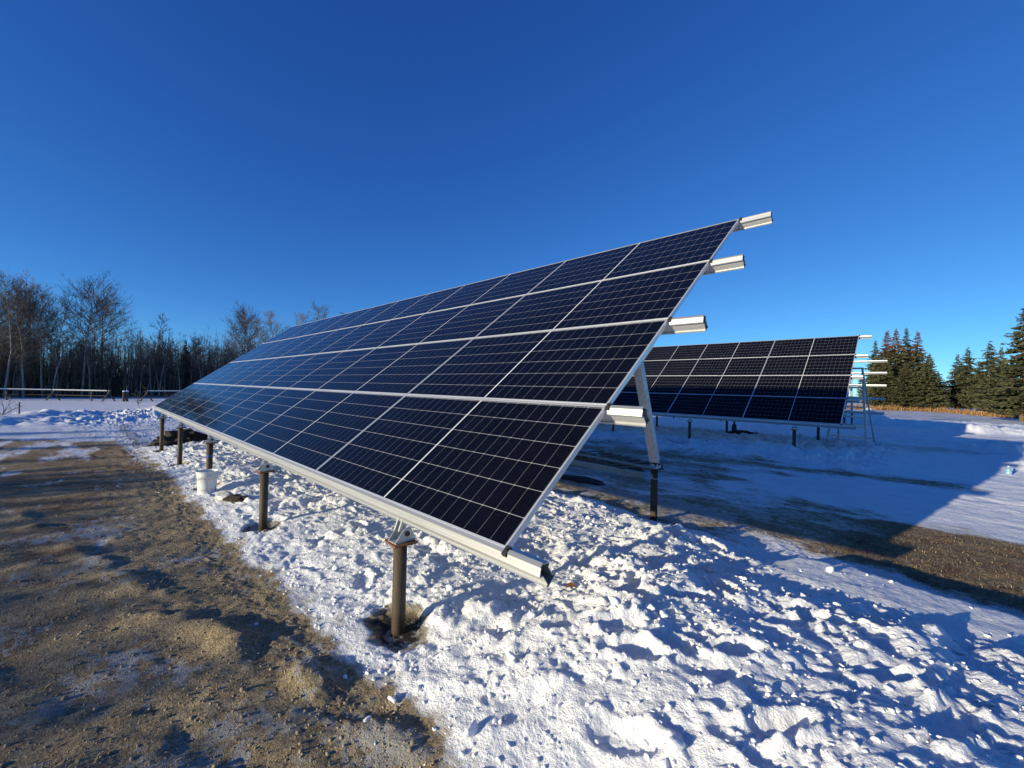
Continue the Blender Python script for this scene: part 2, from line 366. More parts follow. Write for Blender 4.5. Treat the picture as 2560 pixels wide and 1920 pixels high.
def terrain(X, Y):
    wob = fbm(X*1.9, Y*1.9, 4, 3); wob2 = fbm(X*.55, Y*.55, 3, 31)
    Z = base_z(X, Y)+.02*fbm(X*.35, Y*.35, 3, 5)
    # --- rubble snow under the array
    d_front = Y-(-.36+.16*wob+.04*fbm(X*9, Y*9, 3, 8))
    d_back = poly_y(X, YMAX)+.25*wob-Y
    d_left = X-(-14.3+.8*wob)
    dist = np.minimum(np.minimum(d_front, d_back), d_left)
    R = sm(-.12, .22, dist)
    near = (np.abs(X+5) < 24) & (Y < 20) & (Y > -2)
    idx = np.where(near)
    x = X[idx]; y = Y[idx]
    wx = x+.05*fbm(x*4, y*4, 3, 51); wy = y+.05*fbm(x*4, y*4, 3, 61)
    sft = sm(.5, 1.6, x)*sm(2.9, 1.2, y)                          # smoother, deeper drift at the right front
    A = .055*fbm(x*1.2, y*1.2, 2, 41)
    def blocks(sc, amp, tilt, seed, soft):
        d1, d2, r, r2, ox, oy = cells(wx*sc, wy*sc, seed)
        hgt = (r-.45)*amp+tilt*((np.cos(r2*6.28)*ox+np.sin(r2*6.28)*oy))/sc
        return hgt*sm(0, soft, d2-d1)
    def billow(sc, seed, o=2):
        return sum(np.abs(perlin(wx*sc*2**k+3.1*k, wy*sc*2**k, seed+k))*.5**k for k in range(o))
    m1 = sm(.0, .35, fbm(x*1.2+4, y*1.2, 2, 71)); m2 = sm(-.25, .35, fbm(x*2.1-7, y*2.1, 2, 81)); m3 = sm(-.3, .4, fbm(x*4.1+3, y*4.1, 2, 83))
    B = blocks(2.7, .085, .30, 101, .30)*m1
    Cc = .150*(billow(2.4, 103, 1)-.3)*(.5+.5*m2)*(1-.3*sft)+.085*(billow(5.6, 107, 1)-.3)*(.35+.65*m2)+blocks(8.5, .040, .35, 111, .35)*m1*.7
    D = .055*(billow(12, 121, 1)-.3)*(.25+.75*m3)+.030*(billow(25, 123, 1)-.3)*(.2+.8*m3)
    E = .016*fbm(x*34, y*34, 2, 131)*(.3+.7*m3)+.045*np.maximum(0, fbm(x*7.5, y*7.5, 2, 133)-.12)
    thick = .12+.17*sm(-.95, .15, x)*sm(3.2, 1.2, y)+.07*sft+.03*fbm(x*.9, y*.9, 2, 141)
    edge = sm(-.08, .95, np.minimum(np.minimum(d_front, d_back*1.6), d_left)[idx])
    var = .22+.95*sm(-.35, .40, fbm(x*.85+9, y*.85, 3, 143)); var2 = .30+.85*sm(-.3, .35, fbm(x*1.7-3, y*1.7, 2, 147))
    relief = thick*(.10+.90*edge)+A*edge+.84*(B+Cc)*(.10+.90*edge)*var+.85*D*(.35+.65*edge)*var2+E*(.4+.6*edge)*(.4+.6*var2)+.010*fbm(x*5, y*9, 2, 149)
    # foot prints
    fr = np.random.default_rng(5)
    near_print = [(-.05, .62, 1.0), (.38, .60, .5), (.75, .95, .8), (.1, .05, 1.2), (1.05, .55, .9), (.55, .18, .3), (-.35, 1.55, .7), (1.4, 1.3, .6), (1.05, 1.75, .4), (.35, 1.35, .9)]
    prints = [(fr.uniform(-13, 2.2), fr.uniform(-.1, 3.6), fr.uniform(-.9, .9)+(math.pi/2 if fr.random() < .35 else 0), fr.uniform(.03, .07)) for _ in range(95)]
    prints += [(a, b_, c_, .07) for a, b_, c_ in near_print]
    for (cx, cy, an, dep) in prints:
        w = np.where((np.abs(x-cx) < .42) & (np.abs(y-cy) < .42))[0]
        if not len(w): continue
        dx = x[w]-cx; dy = y[w]-cy; ca, sa = math.cos(an), math.sin(an)
        p = (dx*ca+dy*sa)/.145; q = (-dx*sa+dy*ca)/.062
        rr = np.sqrt(p*p+q*q)+.30*fbm(x[w]*11, y[w]*11, 3, 151)
        pit = sm(1.35, .40, rr)*.85
        bs_ = (thick*(.10+.90*edge))[w]; relief[w] = bs_+(relief[w]-bs_)*(1-.72*pit)-dep*pit*edge[w]+.020*np.exp(-((rr-1.35)/.28)**2)*edge[w]
    # holes the posts were set in
    wet = np.zeros_like(X)
    for px in POSTS_A:
        for py in (.05, 3.68):
            rr = np.hypot((x-px-(FRONT_DX if py < 1 else 0))/1.25, y-py)+.11*fbm(x*5, y*5, 3, 161)
            k = sm(.27, .10, rr) if px > -2 and py < 1 else sm(.22, .08, rr)
            relief = relief*(1-k*.92)
            wet[idx] = np.maximum(wet[idx], k*sm(.33, .12, rr))
    # dirt and turf relief
    turf = .022*fbm(x*1.6, y*1.6, 3, 171)+.012*fbm(x*9, y*9, 3, 181)+.016*np.maximum(0, fbm(x*22, y*22, 2, 183)-.05)*(1-sm(.3,.7,COVI(x, y)))+.010*fbm(x*46, y*46, 2, 185)
    for (lx, ly, ax, ay, hgt, wd) in ((-1.2, -.62, .97, .24, .042, .10), (-2.2, -.95, .93, .36, .028, .12), (-.3, -.75, .9, .43, -.02, .08)):
        s_ = (x-lx)*-ay+(y-ly)*ax; turf = turf+hgt*np.exp(-(s_/wd)**2)*sm(-.3, .3, fbm(x*2.2, y*2.2, 2, 191))
    lump2 = sm(10.3, 11.2, y+.5*wob[idx])*sm(18.5, 16.5, y)*sm(-14, -11, x)*sm(1.6, .2, x)
    h2 = lump2*(.12+.10*fbm(x*1.6, y*1.6, 3, 201)+.16*(np.abs(perlin(wx*2.4, wy*2.4, 211))-.25)+.08*(np.abs(perlin(wx*6, wy*6, 212))-.25)+.03*fbm(x*14, y*14, 2, 213))
    for px in POSTS_A[:4]:
        for py in (12.72, 16.4):
            h2 = h2*(1-.8*sm(.35, .15, np.hypot(x-px-.05, y-py)))
    icy = .012*fbm(x*2.2, y*5, 3, 221)
    Rn = R[idx]
    Z[idx] += Rn*relief+(1-Rn)*(turf*sm(5.5, 4, y)+icy*sm(4, 6, y)+h2)
    # --- overhanging crust slab along the far edge of the drift
    slab = sm(.35, .75, X)*sm(2.25, 2.55, Y+.12*wob)*R*sm(0, .10, d_back)*sm(6, 4, X)
    slabtop = base_z(X, Y)+.19-.05*(Y-3)+.012*fbm(X*5, Y*5, 3, 231)+.006*fbm(X*30, Y*8, 3, 233)
    Z = Z*(1-slab)+slabtop*slab
    # --- ploughed snow banks
    def ridge(pts, w, h, seed, sc=.9):
        best = np.zeros_like(X)
        for (ax, ay, ah), (bx, by, bh) in zip(pts[:-1], pts[1:]):
            dx, dy = bx-ax, by-ay; L2 = dx*dx+dy*dy
            tt = np.clip(((X-ax)*dx+(Y-ay)*dy)/L2, 0, 1)
            dd = np.hypot(X-ax-tt*dx, Y-ay-tt*dy)
            hh = (ah+(bh-ah)*tt)*h*np.exp(-(dd/w)**2)
            best = np.maximum(best, hh)
        n = fbm(X*sc, Y*sc, 4, seed)
        return best*(1+.7*n)+sm(.03, .2, best)*(.13*fbm(X*2.6, Y*2.6, 3, seed+5)+.05*fbm(X*8, Y*8, 2, seed+6))
    bank = ridge([(-25, -14, .7), (-25.2, -4.2, .85), (-25.6, -2.6, 1.0), (-25.4, -1.2, .95), (-26, .8, .95), (-26.6, 2.6, 1.45), (-27.5, 5, 1.3), (-29, 9, .9)], 2.9, .40, 301, .6)
    bank = bank+ridge([(-3.5, 33.5, 1), (-.4, 33.2, 1.1), (.5, 33.4, .5)], 1.1, .62, 311)+ridge([(.9, 35.5, .5), (4.2, 37.5, .5), (8, 39, .45)], .7, .36, 321)
    bank = bank+ridge([(2.6, 27.6, .7), (3.3, 28.0, 1), (4.3, 28.8, .9), (7, 29.5, .5)], .7, .40, 331)
    bank = bank+ridge([(2.9, 18.2, .6), (4.0, 18.8, 1), (6, 19.2, 1)], .6, .34, 341)+ridge([(3.0, 13.9, .5), (3.9, 14.4, 1), (5.5, 14.6, 1)], .45, .26, 351)
    Z = Z+bank
    # --- snow field roughness in the distance
    field = sm(5.8, 8, Y)*(1-sm(.02, .1, bank))
    Z = Z+field*(.026*fbm(X*.9, Y*2.8, 4, 361)+.016*fbm(X*3, Y*8, 3, 371)+.008*fbm(X*8, Y*16, 2, 373))
    for (yy0, sl_, wd, dp) in ((19.6, .16, .16, .05), (21.3, .16, .16, .05), (23.4, .10, .18, .045), (25.2, .10, .18, .045), (31.0, .05, .25, .06), (33.2, .05, .25, .06), (8.3, .22, .13, .03), (9.9, .22, .13, .03)):
        tr_ = Y-(yy0+sl_*X+.35*fbm(X*.25, Y*.1, 2, int(yy0*10)))
        Z = Z+sm(.3, 1.2, X)*(-dp*np.exp(-(tr_/wd)**2)+.6*dp*np.exp(-((np.abs(tr_)-2*wd)/wd)**2))*(.5+fbm(X*.8, Y*.8, 2, 391))
    # ---------- cover
    big = fbm(X*.33, Y*.33, 4, 401); mid = fbm(X*1.0, Y*1.0, 4, 411); fine = fbm(X*3.1, Y*3.1, 3, 421)
    strk = fbm(X*.45+.2*Y, Y*1.6, 4, 431)
    sn = np.ones_like(X); ic = np.zeros_like(X); gr = np.zeros_like(X)
    road_x = -18.4+(Y+3.15)*1.05+1.2*mid
    left = sm(.20, -.14, d_front+.16*fine+.06*fbm(X*11, Y*11, 2, 441))*sm(road_x-.4, road_x+.4, X)*sm(2.2, .9, Y)*sm(8, 5, X) + sm(.02, -.02, d_left)*sm(road_x-.4, road_x+.4, X)*sm(3.5, 1.5, Y)
    left = np.clip(left, 0, 1)
    sn_l = np.clip(.06+.62*sm(.0, .75, strk+.50*sm(-9, -17, X)-.05)+.25*mid*sm(-3, -8, X), 0, 1)*sm(-2.2, -6, X)+.12*sm(.1, .4, mid)*sm(-6, -2, X)
    ic_l = np.clip(.34+.85*mid+.35*strk+.30*sm(-.9, -.4, Y)*sm(-5, -2, X), 0, 1)*(.60+.40*sm(-8, -2, X))
    gr_l = np.clip(.22+.75*mid+.35*big-.25*sm(-.95, -.40, Y)*sm(-5, -3, X)+.30*sm(-4, -9, X)+.10*sm(-1.2, -1.7, Y), 0, 1)
    sn = sn*(1-left)+sn_l*left; ic = ic*(1-left)+ic_l*left; gr = gr*(1-left)+gr_l*left
    # thaw fringe where the rubble thins out
    fringe = sm(.45, .0, d_front)*sm(-.12, .02, d_front)*sm(6, 3, X)
    sn = sn-fringe*(.25+.35*np.maximum(0, fine))
    # road
    road = sm(road_x+.3, road_x-.3, X)*sm(-23.6, -22.4, X+.25*Y)
    sn = sn-road*(.34+.25*strk); ic = np.maximum(ic, road*(.95))
    # strip of sandy soil and turf behind the rubble
    st = sm(.03, -.05, d_back)*sm(.25, -.15, Y-poly_y(X, STRIP)-.25*wob)*sm(-16, -14, X)
    sn_s = .20+.40*np.maximum(0, fine)-.25*sm(.4, 1.3, X)+.62*sm(.85, .45, Y-poly_y(X, YMAX)+.3*mid)*sm(-.6, .4, X)
    ic_s = np.clip(.50+.6*mid, 0, 1)*(.35+.65*sm(1.9, .2, X))
    gr_s = np.clip(.1+.75*sm(.3, 1.2, X-.5*fine)-.6*sm(.8, .3, Y-poly_y(X, YMAX))*sm(1.6, .9, X), 0, 1)
    sn = sn*(1-st)+sn_s*st; ic = ic*(1-st)+ic_s*st; gr = gr*(1-st)+gr_s*st
    # icy, dirty lane between the two arrays
    ln = sm(-.1, .3, Y-poly_y(X, STRIP))*sm(11.2, 10.2, Y+.5*wob)*sm(-15, -13, X)*sm(6, 3.5, X)
    clean = sm(-1.8, -.2, X+1.2*mid)*sm(6.0, 6.8, Y+.5*wob)
    sn_n = np.clip(.36+.60*strk+.65*clean+.35*mid, 0, 1); ic_n = np.clip(.6+.5*mid, 0, 1)
    mud = np.exp(-((Y-(9.75+.12*X+.4*wob))/.42)**2)*sm(3, 1.5, X)
    sn_n = sn_n*(1-.9*mud); ic_n = ic_n*(1-.35*mud)
    sn = sn*(1-ln)+sn_n*ln; ic = ic*(1-ln)+ic_n*ln
    heap = sm(10.6, 11.4, Y+.5*wob)*sm(19, 17, Y)*sm(-15, -12, X)*sm(4, 2, X)
    mud2 = heap*np.exp(-((Y-18.0+.5*wob)/.7)**2)
    sn = sn-.65*mud2-.25*heap*sm(.25, .5, mid); ic = np.maximum(ic, heap*.6)
    # packed lane in front of the spruces, then the dry grass verge
    lane = sm(39, 42, Y)*sm(-40, -20, X)
    ic = np.maximum(ic, lane*.6); sn = sn-lane*(.12+.2*strk)
    verge_y = poly_y(X, [(-60, 66), (-1.75, 66), (3.8, 68), (5.7, 60.5), (8.4, 54.8), (14, 49), (40, 40)])
    verge = sm(verge_y-.6, verge_y+.6, Y)*sm(verge_y+26, verge_y+18, Y)*sm(-30, -14, X)
    sn = sn-verge*1.0; gr = np.maximum(gr, verge); ic = ic*(1-verge)
    wood = sm(-53, -55, X+.5*mid)
    sn = sn-wood*(.55+.4*mid); gr = np.maximum(gr, wood*.7)
    sn = np.clip(sn+sm(.04, .12, bank)*.9, 0, 1.2)
    k = np.clip(wet, 0, 1); kk = sm(.02, .3, k); sn = sn*(1-kk*.80)+kk*.15*np.maximum(0, fine); ic = np.maximum(ic, kk*(.55+.5*fine))
    return Z, np.stack([np.clip(sn, 0, 1), np.clip(ic, 0, 1), np.clip(gr, 0, 1), k], -1), dist
Z, COVER, RUB = terrain(X, Y)
ny, nx = X.shape
ii = (np.arange(ny-1)[:, None]*nx+np.arange(nx-1)[None]).ravel()
F = np.stack([ii, ii+1, ii+nx+1, ii+nx], 1)
g = np_mesh('ground', np.stack([X, Y, Z], -1).reshape(-1, 3), F, 'ground', smooth=True, color=COVER.reshape(-1, 4))
tag(g, kind='structure')
def _bil(A, x, y):
    x = np.asarray(x, float); y = np.asarray(y, float)
    i = np.clip(np.searchsorted(GX, x)-1, 0, nx-2); j = np.clip(np.searchsorted(GY, y)-1, 0, ny-2)
    a = (x-GX[i])/(GX[i+1]-GX[i]); b = (y-GY[j])/(GY[j+1]-GY[j])
    return (A[j, i]*(1-a)+A[j, i+1]*a)*(1-b)+(A[j+1, i]*(1-a)+A[j+1, i+1]*a)*b
def gz(x, y): return _bil(Z, x, y)
def gzf(x, y): return float(gz([x], [y])[0])

# ------------------------------------------------------------------ solar arrays
RAILP = [(-.011,-.003), (.011,-.003), (.013,-.010), (.042,-.036), (.043,-.044), (.026,-.049), (.026,-.112), (.036,-.115), (.036,-.127),
         (-.036,-.127), (-.036,-.115), (-.026,-.112), (-.026,-.049), (-.043,-.044), (-.042,-.036), (-.013,-.010)]
def rail_mesh(xa, xb):
    mb = MB(); n = len(RAILP)
    vs = [(xa, s, w) for s, w in RAILP]+[(xb, s, w) for s, w in RAILP]
    mb.add(vs, [(i, (i+1) % n, n+(i+1) % n, n+i) for i in range(n)])
    # wall thickness at the ends, so the cut end reads as a hollow section
    for xe, sg in ((xa, 1), (xb, -1)):
        ins = []
        for s, w in RAILP:
            ins.append((xe, s*.86, -.065+(w+.065)*.93))
        o = [(xe, s, w) for s, w in RAILP]+ins+[(xe+sg*.25, p[1], p[2]) for p in ins]
        mb.add(o, [(i, (i+1) % n, n+(i+1) % n, n+i) for i in range(n)]+[(n+i, n+(i+1) % n, 2*n+(i+1) % n, 2*n+i) for i in range(n)])
        mb.add([(xe+sg*.25, p[1], p[2]) for p in ins], [tuple(range(n))], 1)  # added dark sheet inside the tube, its colour stands in for the hollow's shade
    return mb
def panel_parts():
    L, Hh, lip, dep = 2.394, 1.130, .011, .035
    x0, y0 = .005, .009; x1, y1 = x0+L, y0+Hh
    mb = MB()
    o = [(x0,y0), (x1,y0), (x1,y1), (x0,y1)]; i_ = [(x0+lip,y0+lip), (x1-lip,y0+lip), (x1-lip,y1-lip), (x0+lip,y1-lip)]; j_ = [(x0+.03,y0+.03), (x1-.03,y0+.03), (x1-.03,y1-.03), (x0+.03,y1-.03)]
    vs = [(a,b,0) for a,b in o]+[(a,b,0) for a,b in i_]+[(a,b,-.004) for a,b in i_]+[(a,b,-dep) for a,b in o]+[(a,b,-dep) for a,b in j_]
    fs = []
    for k in range(4):
        n = (k+1) % 4
        fs += [(k, n, 4+n, 4+k), (4+k, 4+n, 8+n, 8+k), (k, 12+k, 12+n, n), (12+k, 16+k, 16+n, 12+n)]
    mb.add(vs, fs); fr = mb.build('solar_panel', 'frame')
    cs = MB()
    cs.add([(a,b,-.0025) for a,b in i_], [(0,1,2,3)], 0); cs.add([(a,b,-.007) for a,b in i_], [(3,2,1,0)], 1)
    sh = cs.build('cell_sheet', ['cells', 'backsheet'], fr)
    return fr
def make_post(root, x, y, zb, zt, back=False):
    """pipe pile, plate and clevis bracket; zb ground, zt top of pipe; coordinates in the array frame"""
    mb = MB(); mb.tube([(0, 0, zb-.25-zt), (0, 0, -.012)], .0445, 28)
    po = mb.build('support_post', 'rusty_pipe', root, smooth=False); po.location = (x, y, zt)
    for p in po.data.polygons: p.use_smooth = len(p.vertices) == 4
    pl = MB(); rz = Matrix.Rotation(rnd.uniform(-.25, .25), 3, 'Z')
    pl.box((0, .005, -.006), (.165, .165, .012), rz)
    pl.build('base_plate', 'dark_steel' if back else 'rust_plate', po, bev=.002)
    br = MB(); br.box((0, .01, .004), (.10, .15, .006))
    tri = [(-.07, .007), (.085, .007), (.085, .022), (.045, .085), (.02, .095), (-.005, .085)]
    for sx in (-.045, .039): br.prism(tri, 'x', sx, sx+.006)
    br.build('bracket', 'galv', po, bev=.0015)
    bt = MB(); bt.tube([(-.06, .02, .055), (.06, .02, .055)], .009, 10); bt.tube([(.046, .02, .055), (.056, .02, .055)], .018, 6); bt.tube([(-.056, .02, .055), (-.046, .02, .055)], .018, 6)
    bt.build('bolt', 'dark_steel', po)
    if not back:
        cl = MB()
        for sx in (-.03, .018):
            cl.bar((sx+.006, -.02, .07), (sx+.006, .01, .155), .012, .03, (0, 1, 0)); cl.bar((sx+.006, .005, .09), (sx+.006, .05, .15), .012, .02, (0, 1, 0))
        cl.build('rail_clip', 'galv', po)
    return po
def slope(v, n=0): return (v*CT-n*ST, v*ST+n*CT)          # y, z in the array frame
def make_array(org, rz, rail_ends, left, posts, ncol, panels, zfun, labels, post_top=-.25, front_dx=0):
    root = empty(labels[0], org, rz)
    if panels:
        proto = panel_parts(); first = True
        for j in range(4):
            for i in range(ncol):
                fr = proto if first else copy_tree(proto, root)
                first = False; fr.parent = root
                yy, zz = slope(j*Q); fr.location = (-(i+1)*P, yy, zz); fr.rotation_euler = (TILT, 0, 0)
    for j in range(5):
        r = rail_mesh(-ncol*P-left[j], rail_ends[j]).build('rail', ['alu', 'dark_steel'], root)  # second slot only colours the painted shade inside the rail ends
        yy, zz = slope(j*Q); r.location = (0, yy, zz); r.rotation_euler = (TILT, 0, 0)
    if panels:
        for j in range(5):
            mb = MB(); mb.box((.006, 0, -.016), (.028, .05, .034)); mb.tube([(.012, 0, 0), (.012, 0, .009)], .006, 6)
            c_ = mb.build('end_clamp', 'dark_steel', root); yy, zz = slope(j*Q); c_.location = (0, yy, zz); c_.rotation_euler = (TILT, 0, 0)
    for k, x in enumerate(posts):
        for yb, top, back in ((.05, post_top, False), (3.68, -.20, True)):
            xp = x if back else x+front_dx; zg = zfun(xp, yb); make_post(root, xp, yb, zg, top, back)
        # sloping beam under the rails and the raking brace
        bm_ = MB(); a = slope(.35, -.172); b = slope(4.30, -.172); bm_.bar((x, *a), (x, *b), .06, .085, (1, 0, 0)); bm_.build('sloped_beam', 'galv', root)
        br = MB(); A = Vector((x, 3.68, -.10)); B = Vector((x, *slope(3.42, -.215)))
        d = (B-A).normalized(); n = Vector((1, 0, 0)).cross(d)
        for (o, w, h) in ((Vector((0, 0, 0))+n*.0465, .10, .007), (Vector((.0465, 0, 0)), .007, .086), (Vector((-.0465, 0, 0)), .007, .086)):
            br.bar(A+o, B+o, w, h, n)
        for q_ in range(7):
            pass
        br.build('brace', 'galv', root, bev=.001)
    return root
root1_z = -.87
def zf1(x, y): return gzf(x, y)
arr1 = make_array((0, 0, 0), 0, [.232, .246, .269, .284, .304], [.05]*5, POSTS_A, 6, True, zf1, ['solar_array'], front_dx=FRONT_DX)
tag(arr1, 'large tilted solar array in the foreground with bare rail ends jutting into the sky', 'solar array', 'solar arrays on steel posts')
def zf2(x, y): return gzf(.0594+x, 12.666+y)-.024
arr2 = make_array((.0594, 12.666, .0237), -.0223, [.30, .28, .27, .30, .31], [.05]*5, [-1.06, -4.03, -6.96, -9.85, -12.7], 6, True, zf2, ['solar_array'], post_top=-.235)
tag(arr2, 'smaller looking solar array behind, its lower half in shade, stepladder at its end', 'solar array', 'solar arrays on steel posts')
def zf3(x, y): return gzf(x, 25.4+y)-.03
rack = make_array((0, 25.4, .03), 0, [.46, .46, .46, .44, .42], [.05]*5, [-1.05, -3.98, -6.9, -9.8, -12.7], 6, False, zf3, ['steel_rack'], post_top=-.235)
tag(rack, 'unfinished rack of bare aluminium rails without panels behind the second array', 'panel rack')

# blue tape round the third front post
tp = MB(); tp.tube([(0, 0, -.20), (0, 0, -.25)], .0458, 24, caps=False)
third = [o for o in arr1.children if o.name.startswith('support_post') and abs(o.location.x-POSTS_A[2]-FRONT_DX) < .01 and o.location.y < 1][0]
tp.build('tape_band', 'tape', third)
firstback = [o for o in arr1.children if o.name.startswith('support_post') and abs(o.location.x-POSTS_A[0]) < .01 and o.location.y > 1][0]
tw = MB(); tw.tube([(.048*math.cos(a), .048*math.sin(a), -.125+.004*math.sin(2*a)) for a in np.linspace(0, 6.283, 25)], .0035, 6, caps=False); tw.bar((-.01, -.049, -.125), (-.01, -.05, -.07), .006, .004)
tw.build('tie_wire', 'wire', firstback)

# ------------------------------------------------------------------ things on the ground
def thing_mesh(mb, name, mat, label, cat, loc=(0,0,0), rz=0, group=None, smooth=False, bev=0):
    o = mb.build(name, mat, None, smooth, bev); o.location = loc; o.rotation_euler = (0, 0, rz); return tag(o, label, cat, group)
# pail
pz = gzf(-6.52, -.06)-.02
pail = empty('pail', (-6.52, -.06, pz)); pail.scale = (.9, .9, .95); tag(pail, 'white plastic pail standing on the snow edge before a rusty post', 'pail')
mb = MB(); mb.lathe([(.0, 0), (.128, 0), (.133, .01), (.140, .16), (.146, .285), (.157, .287), (.157, .297), (.148, .299), (.149, .318), (.159, .320), (.159, .330), (.150, .332), (.151, .35), (.163, .352), (.163, .372), (.156, .374), (.150, .36), (.146, .30), (.12, .012), (0, .012)], 48)
mb.build('body', 'white_plastic', pail, smooth=True)
lb = MB()
rr_ = lambda z: .133+(z-.01)*.0456+.0012
for (z0_, z1_) in ((.055, .059), (.075, .080), (.095, .098), (.255, .260)):
    lb.lathe([(rr_(z0_), z0_), (rr_(z1_), z1_)], 48)
for a in (-2.2, -1.25, -.2):
    for dz in (0,):
        p0 = [(rr_(z)*math.cos(a), rr_(z)*math.sin(a), z) for z in (.06, .25)]; p1 = [(rr_(z)*math.cos(a+.02), rr_(z)*math.sin(a+.02), z) for z in (.06, .25)]
        lb.add([p0[0], p1[0], p1[1], p0[1]], [(0, 1, 2, 3)])
MAT['print'] = simple('grey_print', (.22,.22,.23), (.34,.34,.35), 40, .5)
lb.build('label', 'print', pail)
sn_ = MB(); sn_.lathe([(.0, .35), (.07, .345), (.147, .325)], 32); sn_.build('snow_fill', 'snow', pail, smooth=True)
hd = MB(); hd.tube([(.16*math.cos(a), .16*math.sin(a), .30-.11*math.sin(a+.5)**2) for a in np.linspace(-2.6, .5, 18)], .0025, 6); hd.build('handle', 'wire', pail)

def lumpy(name, mat, label, cat, loc, size, seed, sub=3, amp=.25, sharp=2.2, rz=0, group=None):
    bm = bmesh.new(); bmesh.ops.create_icosphere(bm, subdivisions=sub, radius=1)
    from mathutils import noise as mn
    off = Vector((seed*3.7, seed*1.3, seed*7.1))
    for v in bm.verts:
        n = mn.fractal(v.co*sharp+off, 1, 2, 4); v.co *= 1+amp*n
        v.co = Vector((v.co.x*size[0], v.co.y*size[1], max(v.co.z, -.35)*size[2]))
    me = bpy.data.meshes.new(name); bm.to_mesh(me); bm.free(); me.materials.append(MAT[mat])
    o = bpy.data.objects.new(name, me); COL.objects.link(o); o.location = loc; o.rotation_euler = (0, 0, rz)
    return tag(o, label, cat, group)
lumpy('soil_pile', 'soil', 'low pile of black soil on snow behind the far left posts', 'soil pile', (-14.5, .7, gzf(-14.5, .7)), (.55, .66, .34), 3, 4, .55, 3.4)
lumpy('soil_pile', 'soil', 'dark soil lumps beside a back post under the second array', 'soil pile', (-3.25, 16.2, gzf(-3.25, 16.2)), (.55, .3, .14), 5, 3, .4)
lumpy('soil_pile', 'soil', 'flat mound of black soil at the edge of the shaded lane near the pallet', 'soil pile', (-3.0, 5.05, gzf(-3.0, 5.05)-.01), (.50, .22, .07), 8, 3, .3)
lumpy('ice_chunk', 'ice', 'dirty chunk of broken ice lying right beside the white pail', 'ice chunk', (-5.75, .02, gzf(-5.75, .02)+.02), (.16, .10, .09), 2, 2, .25, rz=.4)
lumpy('ice_chunk', 'soil', 'dark clod with frost on the snow to the right of the pail', 'soil clod', (-5.45, .10, gzf(-5.45, .10)+.02), (.17, .08, .06), 12, 3, .4, rz=.7)

# pallet
pal = empty('pallet', (-3.55, 7.02, gzf(-3.55, 7.0)), -.33); tag(pal, 'wooden slatted pallet lying in the shade behind the foreground array', 'pallet')
for k in range(7):
    mb = MB(); mb.box((-.95+.315*k, 0, .125), (.10, 1.15, .02)); mb.build('top_slat', 'wood', pal, bev=.003)
for yy in (-.52, 0, .52):
    mb = MB(); mb.box((0, yy, .065), (2.05, .09, .095)); mb.build('stringer', 'wood', pal, bev=.003)
mb = MB(); mb.box((0, 0, .05), (.75, .14, .10)); thing_mesh(mb, 'timber_block', 'wood', 'brown timber block on the pallet behind the perforated strut', 'timber', (-4.15, 6.75, gzf(-3.5, 7.0)+.138), -.35, bev=.006)
def strut(a, b, label):
    a = Vector(a); b = Vector(b); L = (b-a).length; mb = MB(); n = int(L/.05)
    w, th = .042, .003
    for s in (-1, 1): mb.box((L/2, s*w/2, -.02), (L, th, .042))
    for s in (-1, 1): mb.box((L/2, s*(w/2-.005), .002), (L, .012, th))
    for k in range(n): mb.box(((k+.5)*L/n, 0, .002), (L/n*.42, w-.022, th))
    o = mb.build('perforated_strut', 'galv', None)
    d = (b-a).normalized(); o.location = a; r = Vector((0, 0, 1)).cross(d).normalized(); u = d.cross(r)
    tilt = Matrix.Rotation(math.radians(58), 3, 'X')
    o.rotation_euler = (Matrix((d, r, u)).transposed()@tilt).to_euler()
    return tag(o, label, 'strut')
zp = gzf(-3.5, 6.6)
strut((-4.75, 6.62, zp+.20), (-1.95, 6.42, zp+.165), 'perforated galvanised strut laid across the pallet edge behind the brace')
mb = MB(); mb.box((0, 0, 0), (2.1, .05, .05)); mb.box((0, -.03, -.03), (2.1, .012, .11)); thing_mesh(mb, 'steel_channel', 'galv', 'plain steel channel lying on the ground along the near side of the pallet', 'channel', (-3.35, 6.22, gzf(-3.3, 6.2)+.085), -.05)

# step ladder at the end of the second array
lx, ly = .02, 16.6
lad = empty('stepladder', (lx, ly, gzf(lx, ly))); tag(lad, 'tall aluminium stepladder standing at the right end of the second array', 'ladder')
def gl(x, y): return gzf(lx+x, ly+y)-gzf(lx, ly)
fa, fb = Vector((-.62, -.95, gl(-.62, -.95))), Vector((.38, -.95, gl(.38, -.95)))
ra, rb = Vector((-.52, .95, gl(-.52, .95))), Vector((.48, .95, gl(.48, .95)))
ta, tb = Vector((-.30, 0, 2.45)), Vector((.20, 0, 2.45))
for (a, b, dep) in ((fa, ta, -.06), (fb, tb, -.06)):
    mb = MB(); mb.bar(a, b+Vector((0, dep, 0)), .055, .10, (0, 1, 0)); mb.build('front_rail', 'alu', lad)
for (a, b) in ((ra, ta), (rb, tb)):
    mb = MB(); mb.bar(a, b+Vector((0, .06, -.05)), .045, .06, (0, 1, 0)); mb.build('rear_rail', 'alu', lad)
for k in range(7):
    f_ = (k+.6)/7.6; a = fa.lerp(ta, f_); b = fb.lerp(tb, f_); mb = MB(); mb.bar(a, b, .11, .05, (0, 0, 1)); mb.build('step', 'alu', lad)
for k in range(5):
    f_ = (k+.35)/5.6; a = ra.lerp(ta, f_); b = rb.lerp(tb, f_); mb = MB(); mb.bar(a, b, .035, .035, (0, 0, 1)); mb.build('rear_bar', 'alu', lad)
mb = MB(); mb.box((-.05, 0, 2.46), (.56, .22, .05)); mb.build('top_cap', 'alu', lad, bev=.006)

